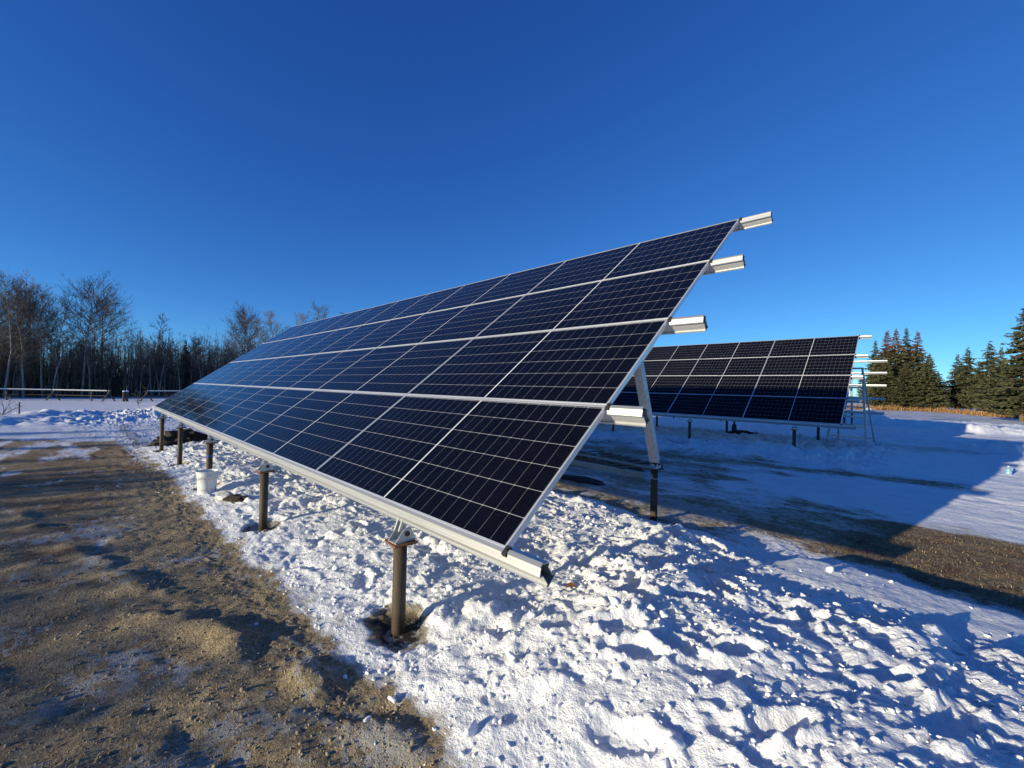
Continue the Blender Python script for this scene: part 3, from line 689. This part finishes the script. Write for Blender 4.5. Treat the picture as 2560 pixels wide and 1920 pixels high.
# water jug
MAT['jug'] = simple('pale_blue_plastic', (.16,.30,.44), (.24,.40,.54), 6, .2)
jug = empty('water_jug', (2.98, 12.9, gzf(2.98, 12.9)-.01)); jug.scale = (.72, .72, .8); tag(jug, 'pale blue plastic jug left on the sunlit snow at the right', 'jug')
mb = MB(); mb.lathe([(0, 0), (.07, 0), (.078, .012), (.078, .06), (.074, .068), (.078, .076), (.078, .13), (.06, .165), (.03, .19), (.022, .20), (.022, .215)], 28); mb.build('body', 'jug', jug, smooth=True)
mb = MB(); mb.lathe([(.0, .236), (.025, .236), (.026, .214), (.0, .214)], 20); mb.build('cap', 'white_plastic', jug)
mb = MB(); mb.tube([(.03, 0, .20), (.075, 0, .19), (.085, 0, .13), (.076, 0, .10)], .009, 8); mb.build('handle', 'jug', jug, smooth=True)
# gas bottle like cylinder by the back post of array two
mb = MB(); mb.lathe([(0, 0), (.075, 0), (.085, .02), (.085, .30), (.07, .36), (.03, .40), (.03, .47), (.04, .47), (.04, .52), (0, .52)], 24)
thing_mesh(mb, 'gas_cylinder', 'dark_steel', 'dark steel cylinder standing beside a back post under the second array', 'cylinder', (-3.55, 16.2, gzf(-3.55, 16.2)), smooth=True)
# leaf
mb = MB()
LV = []
for i in range(7):
    s = i/6; w = .022*math.sin(math.pi*min(1, s*1.05))+.002
    LV.append([(s*.075-.037, w, .012+.018*math.sin(3*s)+.012), (s*.075-.037, 0, .008+.014*math.sin(3*s)), (s*.075-.037, -w, .016+.02*math.sin(3*s)+.006)])
for i in range(6):
    a, b = LV[i], LV[i+1]
    mb.add(a+b, [(0, 1, 4, 3), (1, 2, 5, 4)])
thing_mesh(mb, 'dead_leaf', 'leaf', 'curled reddish brown dead leaf lying on the trampled snow', 'leaf', (-.36, 1.07, gzf(-.36, 1.07)+.004), .8)

# ------------------------------------------------------------------ snow clods, grass
def ico():
    bm = bmesh.new(); bmesh.ops.create_icosphere(bm, subdivisions=2, radius=1); V = np.array([v.co[:] for v in bm.verts]); Fc = np.array([[v.index for v in f.verts] for f in bm.faces]); bm.free(); return V, Fc
IV, IF = ico()
def clods(n, seed):
    r = np.random.default_rng(seed)
    d = r.random(n)
    x = np.concatenate([r.uniform(-13, 3.2, n//2), r.normal(.3, 1.5, n-n//2)]); y = np.concatenate([r.uniform(-.6, 4.1, n//2), r.uniform(-.5, 3.6, n-n//2)])
    x = np.clip(x, -13, 3.4)
    rub = _bil(RUB, x, y)
    keep = (rub > .05) | (r.random(n) < .05)
    keep &= ~((np.hypot(x+1.03, y-.05) < .28)); keep &= ~((x > .4) & (y > 2.5) & (r.random(n) < .93))
    x, y = x[keep], y[keep]; n = len(x)
    s = np.exp(r.normal(-4.95, .60, n)); s = np.clip(s, .004, .042)
    z = gz(x, y)
    Vs = np.empty((n, len(IV), 3), np.float32)
    q = r.normal(size=(n, 3, 3)); 
    for k in range(3):
        for m_ in range(k): q[:, k] -= (q[:, k]*q[:, m_]).sum(1, keepdims=True)*q[:, m_]
        q[:, k] /= np.linalg.norm(q[:, k], axis=1, keepdims=True)
    base = IV[None]*np.ones((n, 1, 1))
    # chop by a few random planes for broken facets
    for k in range(9):
        nn = r.normal(size=(n, 3)); nn /= np.linalg.norm(nn, axis=1, keepdims=True); dd = r.uniform(.35, .80, (n, 1))
        pr = np.einsum('nvk,nk->nv', base, nn); ex = np.maximum(0, pr-dd); base = base-ex[..., None]*nn[:, None]
    base = base*(1+r.normal(0, .05, (n, len(IV), 1)))
    base = np.einsum('nvk,nkl->nvl', base, q)*np.stack([r.uniform(.8, 1.5, n), r.uniform(.8, 1.3, n), r.uniform(.55, .95, n)], 1)[:, None]
    Vs = base*s[:, None, None]+np.stack([x, y, z+s*.35], 1)[:, None]
    Fs = IF[None]+(np.arange(n)*len(IV))[:, None, None]
    o = np_mesh('snow_clods', Vs.reshape(-1, 3), Fs.reshape(-1, 3), 'snow', smooth=False)
    return tag(o, 'loose clods of broken snow scattered over the trampled snow', 'snow', kind='stuff')
clods(9000, 3)

MAT['stone'] = simple('gravel_stone', (.13,.105,.072), (.42,.345,.235), 1.7, .9)
def gravel(n, seed):
    bm = bmesh.new(); bmesh.ops.create_icosphere(bm, subdivisions=1, radius=1); V0 = np.array([v.co[:] for v in bm.verts]); F0 = np.array([[v.index for v in f.verts] for f in bm.faces]); bm.free()
    r = np.random.default_rng(seed)
    dd = .6+np.exp(r.uniform(math.log(.2), math.log(9), n)); th = r.uniform(math.radians(-97), math.radians(-25), n)
    x = CAM.x+dd*np.sin(th); y = CAM.y+dd*np.cos(th)
    k = (_bil(RUB, x, y) < .06) & (y < .3); x, y, dd = x[k], y[k], dd[k]
    x2 = r.uniform(-3, 4, n//4); y2 = r.uniform(3.4, 6, n//4); k = (_bil(RUB, x2, y2) < -.02) & (x2 < .3); x = np.concatenate([x, x2[k]]); y = np.concatenate([y, y2[k]]); dd = np.concatenate([dd, np.full(k.sum(), 2.)]); n = len(x)
    s = np.clip(np.exp(r.normal(-5.6, .5, n))*(.75+.08*dd), .002, .014)
    d = V0[None]*(1+r.normal(0, .14, (n, len(V0), 1)))*np.stack([r.uniform(.7, 1.4, n), r.uniform(.7, 1.4, n), r.uniform(.45, .9, n)], 1)[:, None]
    V = d*s[:, None, None]+np.stack([x, y, gz(x, y)+s*.15], 1)[:, None]
    o = np_mesh('gravel', V.reshape(-1, 3), (F0[None]+(np.arange(n)*len(V0))[:, None, None]).reshape(-1, 3), 'stone')
    return tag(o, 'loose grit and small stones on the thawed ground', 'gravel', kind='stuff')
gravel(22000, 9)

def blades(name, x, y, L, tone, lean, width, mat, label, cat, seed, rise=.0):
    r = np.random.default_rng(seed); n = len(x); z = gz(x, y)-.004
    a = r.uniform(0, 6.283, n); hz = np.sin(lean)*L; vt = np.cos(lean)*L
    dx, dy = np.cos(a), np.sin(a); w = width*(.6+.8*r.random(n)); wx, wy = -dy*w, dx*w
    bend = r.normal(0, .35, n); ex = np.cos(a+bend); ey = np.sin(a+bend)
    p0 = np.stack([x, y, z], 1); side = np.stack([wx, wy, np.zeros(n)], 1)
    mid_ = p0+np.stack([dx*hz*.5, dy*hz*.5, vt*.7+rise], 1); tip = mid_+np.stack([ex*hz*.5, ey*hz*.5, vt*.3], 1)
    V = np.stack([p0-side, p0+side, mid_+side*.8, mid_-side*.8, tip+side*.15, tip-side*.15], 1).reshape(-1, 3)
    b = np.arange(n)[:, None]*6; Fq = np.concatenate([b+np.array([[0,1,2,3]]), b+np.array([[3,2,4,5]])], 0)
    o = np_mesh(name, V, Fq, mat, {'tone': np.repeat(tone, 6)})
    return tag(o, label, cat, kind='stuff')
r = np.random.default_rng(21)
n = 330000
dd = .5+np.exp(r.uniform(math.log(.25), math.log(14), n)); th = r.uniform(math.radians(-100), math.radians(-20), n)
x = CAM.x+dd*np.sin(th); y = CAM.y+dd*np.cos(th)
rub = _bil(RUB, x, y); grs = _bil(COVER[..., 2], x, y); icv = _bil(COVER[..., 1], x, y); snv = _bil(COVER[..., 0], x, y)
cl = fbm(x*1.7, y*1.7, 3, 501)+.6*fbm(x*5, y*5, 2, 511)
k = (rub < -.01) & (y < 1.2) & (x > -14) & (r.random(n) < np.clip(-.25+.85*grs+1.0*cl-.35*icv-.4*snv, .012, 1)*np.clip(.25+dd/6, .25, 1))
x, y, dd = x[k], y[k], dd[k]
sc = np.clip(.75+dd*.10, .75, 1.8)
blades('dead_grass', x, y, r.uniform(.015, .055, len(x))*sc, np.clip(r.normal(.50, .30, len(x))+.25*fbm(x*2, y*2, 2, 521), 0, 1), np.radians(r.uniform(66, 90, len(x))), .0017*sc, 'turf', 'flattened dead brown grass on the thawed ground at the left', 'grass', 22, .006)
n = 42000
x = r.uniform(-.9, 4.2, n); y = r.uniform(3.7, 6.3, n); grs = _bil(COVER[..., 2], x, y); rub = _bil(RUB, x, y); snv = _bil(COVER[..., 0], x, y)
k = (rub < -.03) & (r.random(n) < grs*.8-.1+.5*fbm(x*2, y*2, 3, 541)) & (snv < .5)
x, y = x[k], y[k]
blades('dead_grass', x, y, r.uniform(.015, .05, len(x)), np.clip(r.normal(.42, .26, len(x)), 0, 1), np.radians(r.uniform(60, 90, len(x))), .0020, 'turf', 'short dead grass on the bare strip at the right', 'grass', 23, .004)
n = 26000
x = r.uniform(-16, 26, n); vy = np.interp(x, [-60, -1.75, 3.8, 5.7, 8.4, 14, 40], [66, 66, 68, 60.5, 54.8, 49, 40]); y = vy+np.abs(r.normal(0, 3.2, n))
blades('dry_grass', x, y, r.uniform(.25, .75, n)*(.6+.6*np.clip(fbm(x*.6, y*.6, 2, 531)+.4, 0, 1)), np.clip(r.normal(.5, .22, n), 0, 1), np.radians(r.uniform(5, 55, n)), .014, 'straw', 'tall orange tan dry grass along the foot of the spruces', 'grass', 24)

# ------------------------------------------------------------------ spruces
def spruce(H, Rm, seed, sparse=1.0, skirt=.4, irregular=.2, power=.95):
    r = np.random.default_rng(seed); V = []; F_ = []; T = []
    h = skirt; nv = 0
    while h < H*.985:
        f = h/H
        R = Rm*(1-f)**power*(1-.35*np.exp(-((f-.02)/.07)**2))*r.uniform(.8, 1.12)+.05
        nb = max(4, int((7+5*(1-f))*sparse)); a0 = r.uniform(0, 6.28)
        for b in range(nb):
            a = a0+6.283*b/nb+r.normal(0, .25); L = R*np.clip(r.normal(1, irregular), .45, 1.4); hb = h+r.normal(0, .12)
            m = max(2, int(L/.16))
            s = (np.arange(m)+.6)/m
            drp = -.32*s*L*.7+.22*s*s*L*(.6+.8*(1-f))
            px = np.cos(a)*s*L; py = np.sin(a)*s*L; pz = hb+drp
            for k in range(m):
                for q in range(4):
                    ang = a+(q-1.5)*r.uniform(.35, .8)+r.normal(0, .15)
                    ln = (.20+.22*(1-s[k]*.6))*r.uniform(.7, 1.3)*np.clip(.35+R/1.8, .4, 1)*(1 if H > 6 else .8); wd = ln*r.uniform(.22, .38)
                    d = np.array([np.cos(ang), np.sin(ang), r.normal(-.18, .22)]); d /= np.linalg.norm(d)
                    sd = np.cross(d, [0, 0, 1]); sd /= np.linalg.norm(sd); tl = r.normal(0, .7); upv = np.cross(sd, d); sd = sd*math.cos(tl)+upv*math.sin(tl)
                    o = np.array([px[k], py[k], pz[k]])+r.normal(0, .03, 3)
                    V += [o-sd*wd*.35, o+d*ln*.45-sd*wd, o+d*ln, o+d*ln*.45+sd*wd]; F_.append((nv, nv+1, nv+2, nv+3)); nv += 4
                    tt = np.clip(r.normal(.35, .25)+.25*s[k], 0, 1); T += [tt]*4
        h += r.uniform(.24, .40)*(1.15-.6*f)
    for k in range(10):
        z = H*.93+k*H*.008; a = r.uniform(0, 6.28); o = np.array([0, 0, z]); d = np.array([np.cos(a)*.6, np.sin(a)*.6, .5]); sd = np.array([-np.sin(a), np.cos(a), 0])*.05
        V += [o-sd*.4, o+d*.12-sd, o+d*.26, o+d*.12+sd]; F_.append((nv, nv+1, nv+2, nv+3)); nv += 4; T += [.4]*4
    return np.array(V), np.array(F_), np.array(T)
SPV = []
for k, (H, Rm, br, sp) in enumerate([(10, 2.7, True, 1.0), (10, 2.5, True, .9), (10, 3.0, False, 1.1), (10, 2.6, False, 1.0), (10, 3.3, False, .95)]):
    V, F_, T = spruce(H, Rm, 40+k, sp, .55 if k < 3 else .9, .18+.05*k)
    root = MB(); root.tube([(0, 0, -.4), (0, 0, 2), (.03, 0, 6), (0, 0, H*.97)], [.20, .16, .09, .015], 8)
    t_ = root.build('spruce_tree', 'spruce_bark', None, smooth=True)
    c_ = np_mesh('crown', V, F_, 'spruce_brown' if br else 'spruce', {'tone': T}, parent=t_)
    SPV.append([t_, False])
def put_spruce(k, x, y, H, wid, label, rz=None):
    t_, used = SPV[k]
    o = t_ if not used else copy_tree(t_); SPV[k][1] = True
    o.location = (x, y, gzf(x, y)); s = H/10; o.scale = (s*wid, s*wid, s); o.rotation_euler = (0, 0, rnd.uniform(0, 6.28) if rz is None else rz)
    return tag(o, label, 'spruce tree', 'spruces beyond the snowy lane')
def at_px(px, dist, yref=None):
    """ground position seen at picture column px (of 2560) at a given distance"""
    a = YAW+math.atan((px-1280)/1036.71); return CAM.x+dist*math.sin(a), CAM.y+dist*math.cos(a)
def hgt(px, dist, top, x, y):
    dep = dist*math.cos(math.atan((px-1280)/1036.71)); hz = 968.8+(px-1280)*math.tan(ROLL)
    return CAM.z+(hz-top)/1036.71*dep-gzf(x, y)
SPR = [(0, 2216, 79, 825, .95, 'brown topped spruce second from the left in the dense clump beside the rack'),
       (1, 2238, 76, 822, .95, 'brown topped spruce in the middle of the dense clump by the rails'),
       (3, 2264, 82, 821, .80, 'thin topped grey green spruce between two brown topped spruces of the clump'),
       (0, 2292, 77, 826, .90, 'brown topped spruce with long tip near the right side of the clump'),
       (3, 2187, 80, 852, .85, 'narrow spruce at the left end of the clump, half behind the bare rails'),
       (2, 2322, 72, 884, 1.0, 'lower green spruce at the right end of the clump with its trunk showing'),
       (2, 2265, 71, 905, 1.25, 'bushy green spruce in front of the brown topped clump'),
       (2, 2212, 72, 900, 1.2, 'dark bushy spruce at the front left of the clump above the rail ends'),
       (3, 2393, 84, 886, 1.0, 'pointed spruce leftmost of the separate row at the right'),
       (4, 2419, 80, 870, .95, 'broad grey green spruce second in the right row, trunk visible below'),
       (4, 2474, 74, 854, .95, 'tallest round shouldered spruce in the middle of the right row'),
       (3, 2502, 84, 868, .85, 'thin spruce just right of the round shouldered one'),
       (3, 2448, 88, 905, 1.1, 'low spruce behind the gap of the right row'),
       (2, 2345, 90, 930, 1.1, 'small dark spruce filling the gap between the clump and the right row'),
       (4, 2556, 50, 772, .92, 'big near spruce cut off by the right edge of the view'),
       (3, 2528, 66, 905, 1.0, 'low spruce tucked against the big one at the right edge')]
for k, px, d, top, w, lab in SPR:
    x, y = at_px(px, d); put_spruce(k, x, y, hgt(px, d, top, x, y), w, lab)

# ------------------------------------------------------------------ bare aspens
def limb(mb, p, d, L, r0, seg, wob, n, r):
    pts = [p]; rad = [r0]
    for k in range(seg):
        d = (d+Vector((r.gauss(0, wob), r.gauss(0, wob), r.gauss(.03, wob)))).normalized(); p = p+d*(L/seg); pts.append(p); rad.append(r0*(1-.85*(k+1)/seg))
    mb.tube(pts, rad, n, caps=False); return pts
def aspen(H, seed, spread, lean, first=.45, nbr=24, thin=1.0):
    r = random.Random(seed); tr = MB(); tw_ = MB()
    p = Vector((0, 0, -.3)); d = Vector((lean, r.uniform(-.05, .05), 1)).normalized(); pts = [p]; rad = [.115*thin]
    for k in range(9):
        d = (d+Vector((r.gauss(0, .05), r.gauss(0, .05), .06))).normalized(); p = p+d*(H/9.3); pts.append(p); rad.append(.115*thin*(1-.9*(k+1)/9))
    tr.tube(pts, rad, 7, caps=False)
    for b in range(nbr):
        f = first+(1-first)*((b+r.random())/nbr)**.9; fi = min(f*9, 8.99); i = int(fi); q = pts[i].lerp(pts[i+1], fi-i)
        a = r.uniform(0, 6.28); up_ = .45+.7*f; L = spread*H*(.24*(1-f)**.6+.075)*r.uniform(.7, 1.3)
        d = Vector((math.cos(a), math.sin(a), up_)).normalized()
        bp = limb(tw_, q, d, L, .05*thin*(1-f*.6), 4, .16, 4, r)
        for c in range(10):
            k = r.randint(1, 4); d2 = ((bp[k]-bp[k-1]).normalized()+Vector((r.gauss(0, .55), r.gauss(0, .55), r.gauss(.2, .35)))).normalized()
            cp = limb(tw_, bp[k], d2, L*r.uniform(.3, .6), .018*thin, 2, .2, 3, r)
            for e in range(4):
                d3 = (d2+Vector((r.gauss(0, .5), r.gauss(0, .5), r.gauss(.25, .3)))).normalized()
                limb(tw_, cp[r.randint(1, 2)], d3, L*r.uniform(.15, .35), .011*thin, 1, .1, 3, r)
    t_ = tr.build('aspen_tree', 'bark', None, smooth=True); tw_.build('crown', 'twig', t_)
    return t_
ASP = [aspen(13, 1, 1.15, .10, .50, 34), aspen(13, 2, 1.0, -.05, .45, 34), aspen(13, 3, .8, .02, .30, 36), aspen(13, 4, .95, .06, .4, 32), aspen(10, 5, .55, -.12, .45, 20, .9), aspen(9, 6, .6, .03, .3, 22, .75), aspen(8, 7, .7, .08, .25, 22, .7)]
ASPH = [13, 13, 13, 13, 10, 9, 8]; AU = [False]*7
def put_aspen(k, px, dist, top, label, rz=None, grp='bare aspens along the wood edge'):
    o = ASP[k] if not AU[k] else copy_tree(ASP[k]); AU[k] = True
    x, y = at_px(px, dist); s = hgt(px, dist, top, x, y)/ASPH[k]
    o.location = (x, y, gzf(x, y)); o.scale = (s, s, s); o.rotation_euler = (0, 0, rnd.uniform(0, 6.28) if rz is None else rz)
    return tag(o, label, 'bare tree', grp)
AX = -YAW
put_aspen(0, 205, 58, 706, 'tall wide crowned bare aspen, left of the pair standing clear above the wood', AX)
put_aspen(1, 247, 60, 724, 'tall bare aspen with leaning pale trunk, right of the pair above the wood', AX+.4)
put_aspen(3, 228, 64, 740, 'dark bare tree close behind the tall pair above the wood', 2.2)
put_aspen(4, 366, 60, 772, 'single thin leaning bare aspen standing above the low wood', AX+3.0)
for k, (px, d, top) in enumerate([(12, 57, 698), (40, 59, 700), (88, 60, 726), (60, 57, 742), (110, 58, 745), (132, 60, 752), (-14, 58, 690), (26, 62, 715), (72, 64, 735), (-40, 60, 700), (145, 58, 790)]):
    put_aspen([2, 1, 3, 2, 0, 3, 1, 2, 3, 2, 5][k], px, d, top, 'bare grey aspen in the tall thick group at the left edge of the wood', None, 'tall aspens at the left edge of the wood')
for k, (px, d, top, lab) in enumerate([(612, 66, 784, 'spreading bare aspen first of the group rising over the left end of the array'), (632, 64, 778, 'tallest pale trunked aspen of the group over the left end of the array'), (690, 70, 782, 'dense dark bare tree between two aspens behind the array edge'),
        (745, 74, 780, 'rounded bare tree crown peeking over the array top edge'), (806, 78, 766, 'thin bare tree top rising behind the middle of the top edge'), (832, 80, 768, 'last thin upright twig tree above the top edge'), (560, 64, 818, 'slim dead pole of a tree left of the spreading aspens'), (655, 70, 800, 'low bare tree tucked behind the spreading aspens')]):
    put_aspen([1, 0, 3, 2, 2, 4, 4, 3][k], px, d, top, lab)
rr2 = random.Random(99)
for k in range(95):
    px = rr2.uniform(-60, 640); d = rr2.uniform(57, 68); top = rr2.uniform(835, 872)+(-25 if px < 150 else 0)
    put_aspen(rr2.choice([5, 6, 5, 6, 4]), px, d, top, 'young bare aspen among many of the same size in the low dense wood', None, 'young aspens of the low wood')

def thicket():
    r = np.random.default_rng(77); n = 6500
    x = -56-np.abs(r.normal(0, 1, n))*16; y = r.uniform(-26, 62, n); H = r.uniform(2.8, 9.0, n)*(.8+.25*np.clip(fbm(x*.15, y*.15, 2, 601), -1, 1)); z = gz(x, y)
    V = []; F_ = []; o = 0
    def seg(a, b, ra, rb):
        nonlocal o
        m = len(a); d = b-a; ph = r.uniform(0, 6.28, m)
        ring = []
        for k in range(3):
            an = ph+2.094*k; off = np.stack([np.cos(an), np.sin(an), np.zeros(m)], 1); ring.append((a+off*ra[:, None], b+off*rb[:, None]))
        vv = np.stack([ring[0][0], ring[1][0], ring[2][0], ring[0][1], ring[1][1], ring[2][1]], 1).reshape(-1, 3)
        bse = o+np.arange(m)[:, None]*6
        for q in ((0,1,4,3), (1,2,5,4), (2,0,3,5)): F_.append(bse+np.array([q]))
        V.append(vv); o += m*6
    a = np.stack([x, y, z-.1], 1); b = a+np.stack([r.normal(0, .35, n), r.normal(0, .35, n), H], 1)
    seg(a, b, r.uniform(.025, .07, n), np.full(n, .008))
    for k in range(15):
        f = (r.uniform(.15, 1.0, n)**.8)[:, None]; p = a+(b-a)*f; an = r.uniform(0, 6.28, n); L = r.uniform(.35, 1.2, n)*(1.15-.6*f[:, 0])
        e = p+np.stack([np.cos(an)*L*.7, np.sin(an)*L*.7, L*r.uniform(.2, .9, n)], 1); seg(p, e, np.full(n, .014), np.full(n, .007))
        for q in range(2):
            g_ = r.uniform(.3, 1, n)[:, None]; p2 = p+(e-p)*g_; an = r.uniform(0, 6.28, n); L2 = L*.55
            seg(p2, p2+np.stack([np.cos(an)*L2*.6, np.sin(an)*L2*.6, L2*r.uniform(.1, .9, n)], 1), np.full(n, .010), np.full(n, .006))
    ob = np_mesh('leafless_thicket', np.concatenate(V), np.concatenate(F_), 'brush')
    return tag(ob, 'dense dark mass of leafless saplings and brush filling the wood', 'thicket', kind='stuff')
thicket()
# small spruces inside the wood
for px, d, top, lab in ((462, 62, 850, 'small dark spruce standing out among the bare trees of the wood'), (395, 66, 862, 'faint small spruce deeper inside the bare wood')):
    x, y = at_px(px, d); put_spruce(3, x, y, hgt(px, d, top, x, y), .75, lab)

# ------------------------------------------------------------------ rail fence
def fence(name, pts, label, A=True):
    root = empty(name, (pts[0][0], pts[0][1], gzf(*pts[0]))); tag(root, label, 'fence'); b = Vector(root.location)
    for i, (x, y) in enumerate(pts):
        z = gzf(x, y); mb = MB()
        if A and i % 2 == 0:
            mb.tube([(x-.06, y-.45, z-.1), (x+.05, y+.12, z+.92)], .05, 7); mb.tube([(x+.06, y+.45, z-.1), (x-.05, y-.12, z+.92)], .05, 7)
        else:
            mb.tube([(x, y, z-.2), (x, y, z+.86)], .06, 8)
        o = mb.build('post', 'fence_wood', root); o.data.transform(Matrix.Translation(-b))
    for (h, r_) in ((.84, .045), (.45, .035)):
        for (x0, y0), (x1, y1) in zip(pts[:-1], pts[1:]):
            mb = MB(); a = Vector((x0, y0, gzf(x0, y0)+h)); c = Vector((x1, y1, gzf(x1, y1)+h)); mb.tube([a, c], r_, 7)
            o = mb.build('fence_rail', 'fence_wood', root); o.data.transform(Matrix.Translation(-b))
            if h > .6:
                mb = MB(); mb.tube([a+Vector((0, 0, .045)), c+Vector((0, 0, .045))], .045, 8); s_ = mb.build('snow_cap', 'snow', o); s_.data.transform(Matrix.Translation(-b))
    return root
fence('rail_fence', [(-51, -14), (-50.8, -11), (-50.6, -8.3), (-50.2, -5.6), (-49.2, -3.1), (-47.6, -.9), (-46.9, .1)], 'snow capped log rail fence at the far left before the wood')
fence('rail_fence', [(-45.9, 2.4), (-45.4, 5.2), (-45, 8), (-44.6, 11)], 'snow capped rail fence with crossed legs, partly behind the array corner')
for k, (px, lab) in enumerate(((311, 'short dark gate post with snow on top, left of the fence gap pair'), (319, 'short dark gate post with snow on top, right of the fence gap pair'))):
    x, y = at_px(px, 47.4); t_ = empty('gate_post', (x, y, gzf(x, y))); tag(t_, lab, 'gate post', 'gate posts in the fence gap')
    mb = MB(); mb.tube([(0, 0, -.2), (0, 0, .82)], .09, 9); mb.build('shaft', 'fence_wood', t_)
    mb = MB(); mb.lathe([(0, .93), (.06, .92), (.10, .86), (.095, .81), (0, .81)], 10); mb.build('snow_cap', 'snow', t_, smooth=True)
# saplings and a stake in front of the bank
def sapling(px, dist, h, lab, seed, leafy=False):
    r_ = random.Random(seed); x, y = at_px(px, dist); mb = MB()
    for q in range(5 if leafy else 4):
        pts_ = limb(mb, Vector((0, 0, -.05)), Vector((r_.gauss(0, .35), r_.gauss(0, .35), 1)).normalized(), h*r_.uniform(.7, 1), .016, 5, .16, 4, r_)
        for e in range(7):
            k = r_.randint(1, 5); limb(mb, pts_[k], Vector((r_.gauss(0, .7), r_.gauss(0, .7), .6)).normalized(), h*r_.uniform(.2, .4), .009, 2, .2, 3, r_)
    o = mb.build('sapling', 'twig', None); o.location = (x, y, gzf(x, y)); return tag(o, lab, 'sapling')
sapling(8, 26.5, 1.1, 'small bare shrub on the snow bank at the left edge', 1)
sapling(347, 40, 1.7, 'thin bare sapling in the snowy field near the gate posts', 2)
sapling(424, 43, 1.6, 'reddish bare sapling just left of the array corner', 3)
x, y = at_px(51, 26.5); mb = MB(); mb.tube([(0, 0, -.2), (.02, 0, .55)], .022, 7); thing_mesh(mb, 'marker_stake', 'fence_wood', 'thin grey stake standing on the snow bank at the left', 'stake', (x, y, gzf(x, y)))

# ------------------------------------------------------------------ shelterbelt south of the lot (behind the photographer), whose shadow lies on the yard
def shelterbelt():
    r = np.random.default_rng(5); Vs = []; Fs = []; Ts = []; o = 0
    prot = [spruce(5, 1.35, 300+k, 1.5, .3, .3, .55) for k in range(2)]
    tips = [(-19.4, -.1), (-17.6, -1.0), (-15.4, -1.0), (-13.2, -2.3), (-11.2, -1.9), (-10.2, -1.2), (-9.4, -.5), (-8.9, .1), (-8.4, .2), (-7.9, -.2), (-7.3, -1.1), (-6.7, -1.45), (-6.1, -1.35), (-5.5, -1.35), (-4.9, -1.2), (-4.3, -1.1), (-3.7, -1.15), (-3.1, -1.0), (-2.5, -1.05), (-1.9, -.95), (-1.3, -1.0), (-.7, -1.15)]
    for tx, ty in tips:
        ty += (.70 if tx > -3.4 else .40) if tx > -7.5 else .3
        yy = -24+r.uniform(-1, 1); L = (ty-yy)/math.cos(SUN_AZ); Hh = L*math.tan(SUN_EL); xx = tx-L*math.sin(SUN_AZ)
        V, F_, T = prot[r.integers(0, 2)]; a = r.uniform(0, 6.28); ca, sa = math.cos(a), math.sin(a); s = Hh/5
        # tree top lies Hh above the ground where its shadow falls
        zt = -1.0
        v = np.stack([(V[:, 0]*ca-V[:, 1]*sa)*s+xx, (V[:, 0]*sa+V[:, 1]*ca)*s+yy, V[:, 2]*s+zt], 1)
        Vs.append(v); Fs.append(F_+o); Ts.append(T); o += len(v)
    ob = np_mesh('shelterbelt_wood', np.concatenate(Vs), np.concatenate(Fs), 'spruce', {'tone': np.concatenate(Ts)})
    tag(ob, 'belt of dense spruces behind the viewer shading the yard', 'shelterbelt', kind='stuff')
shelterbelt()
bpy.context.view_layer.update()
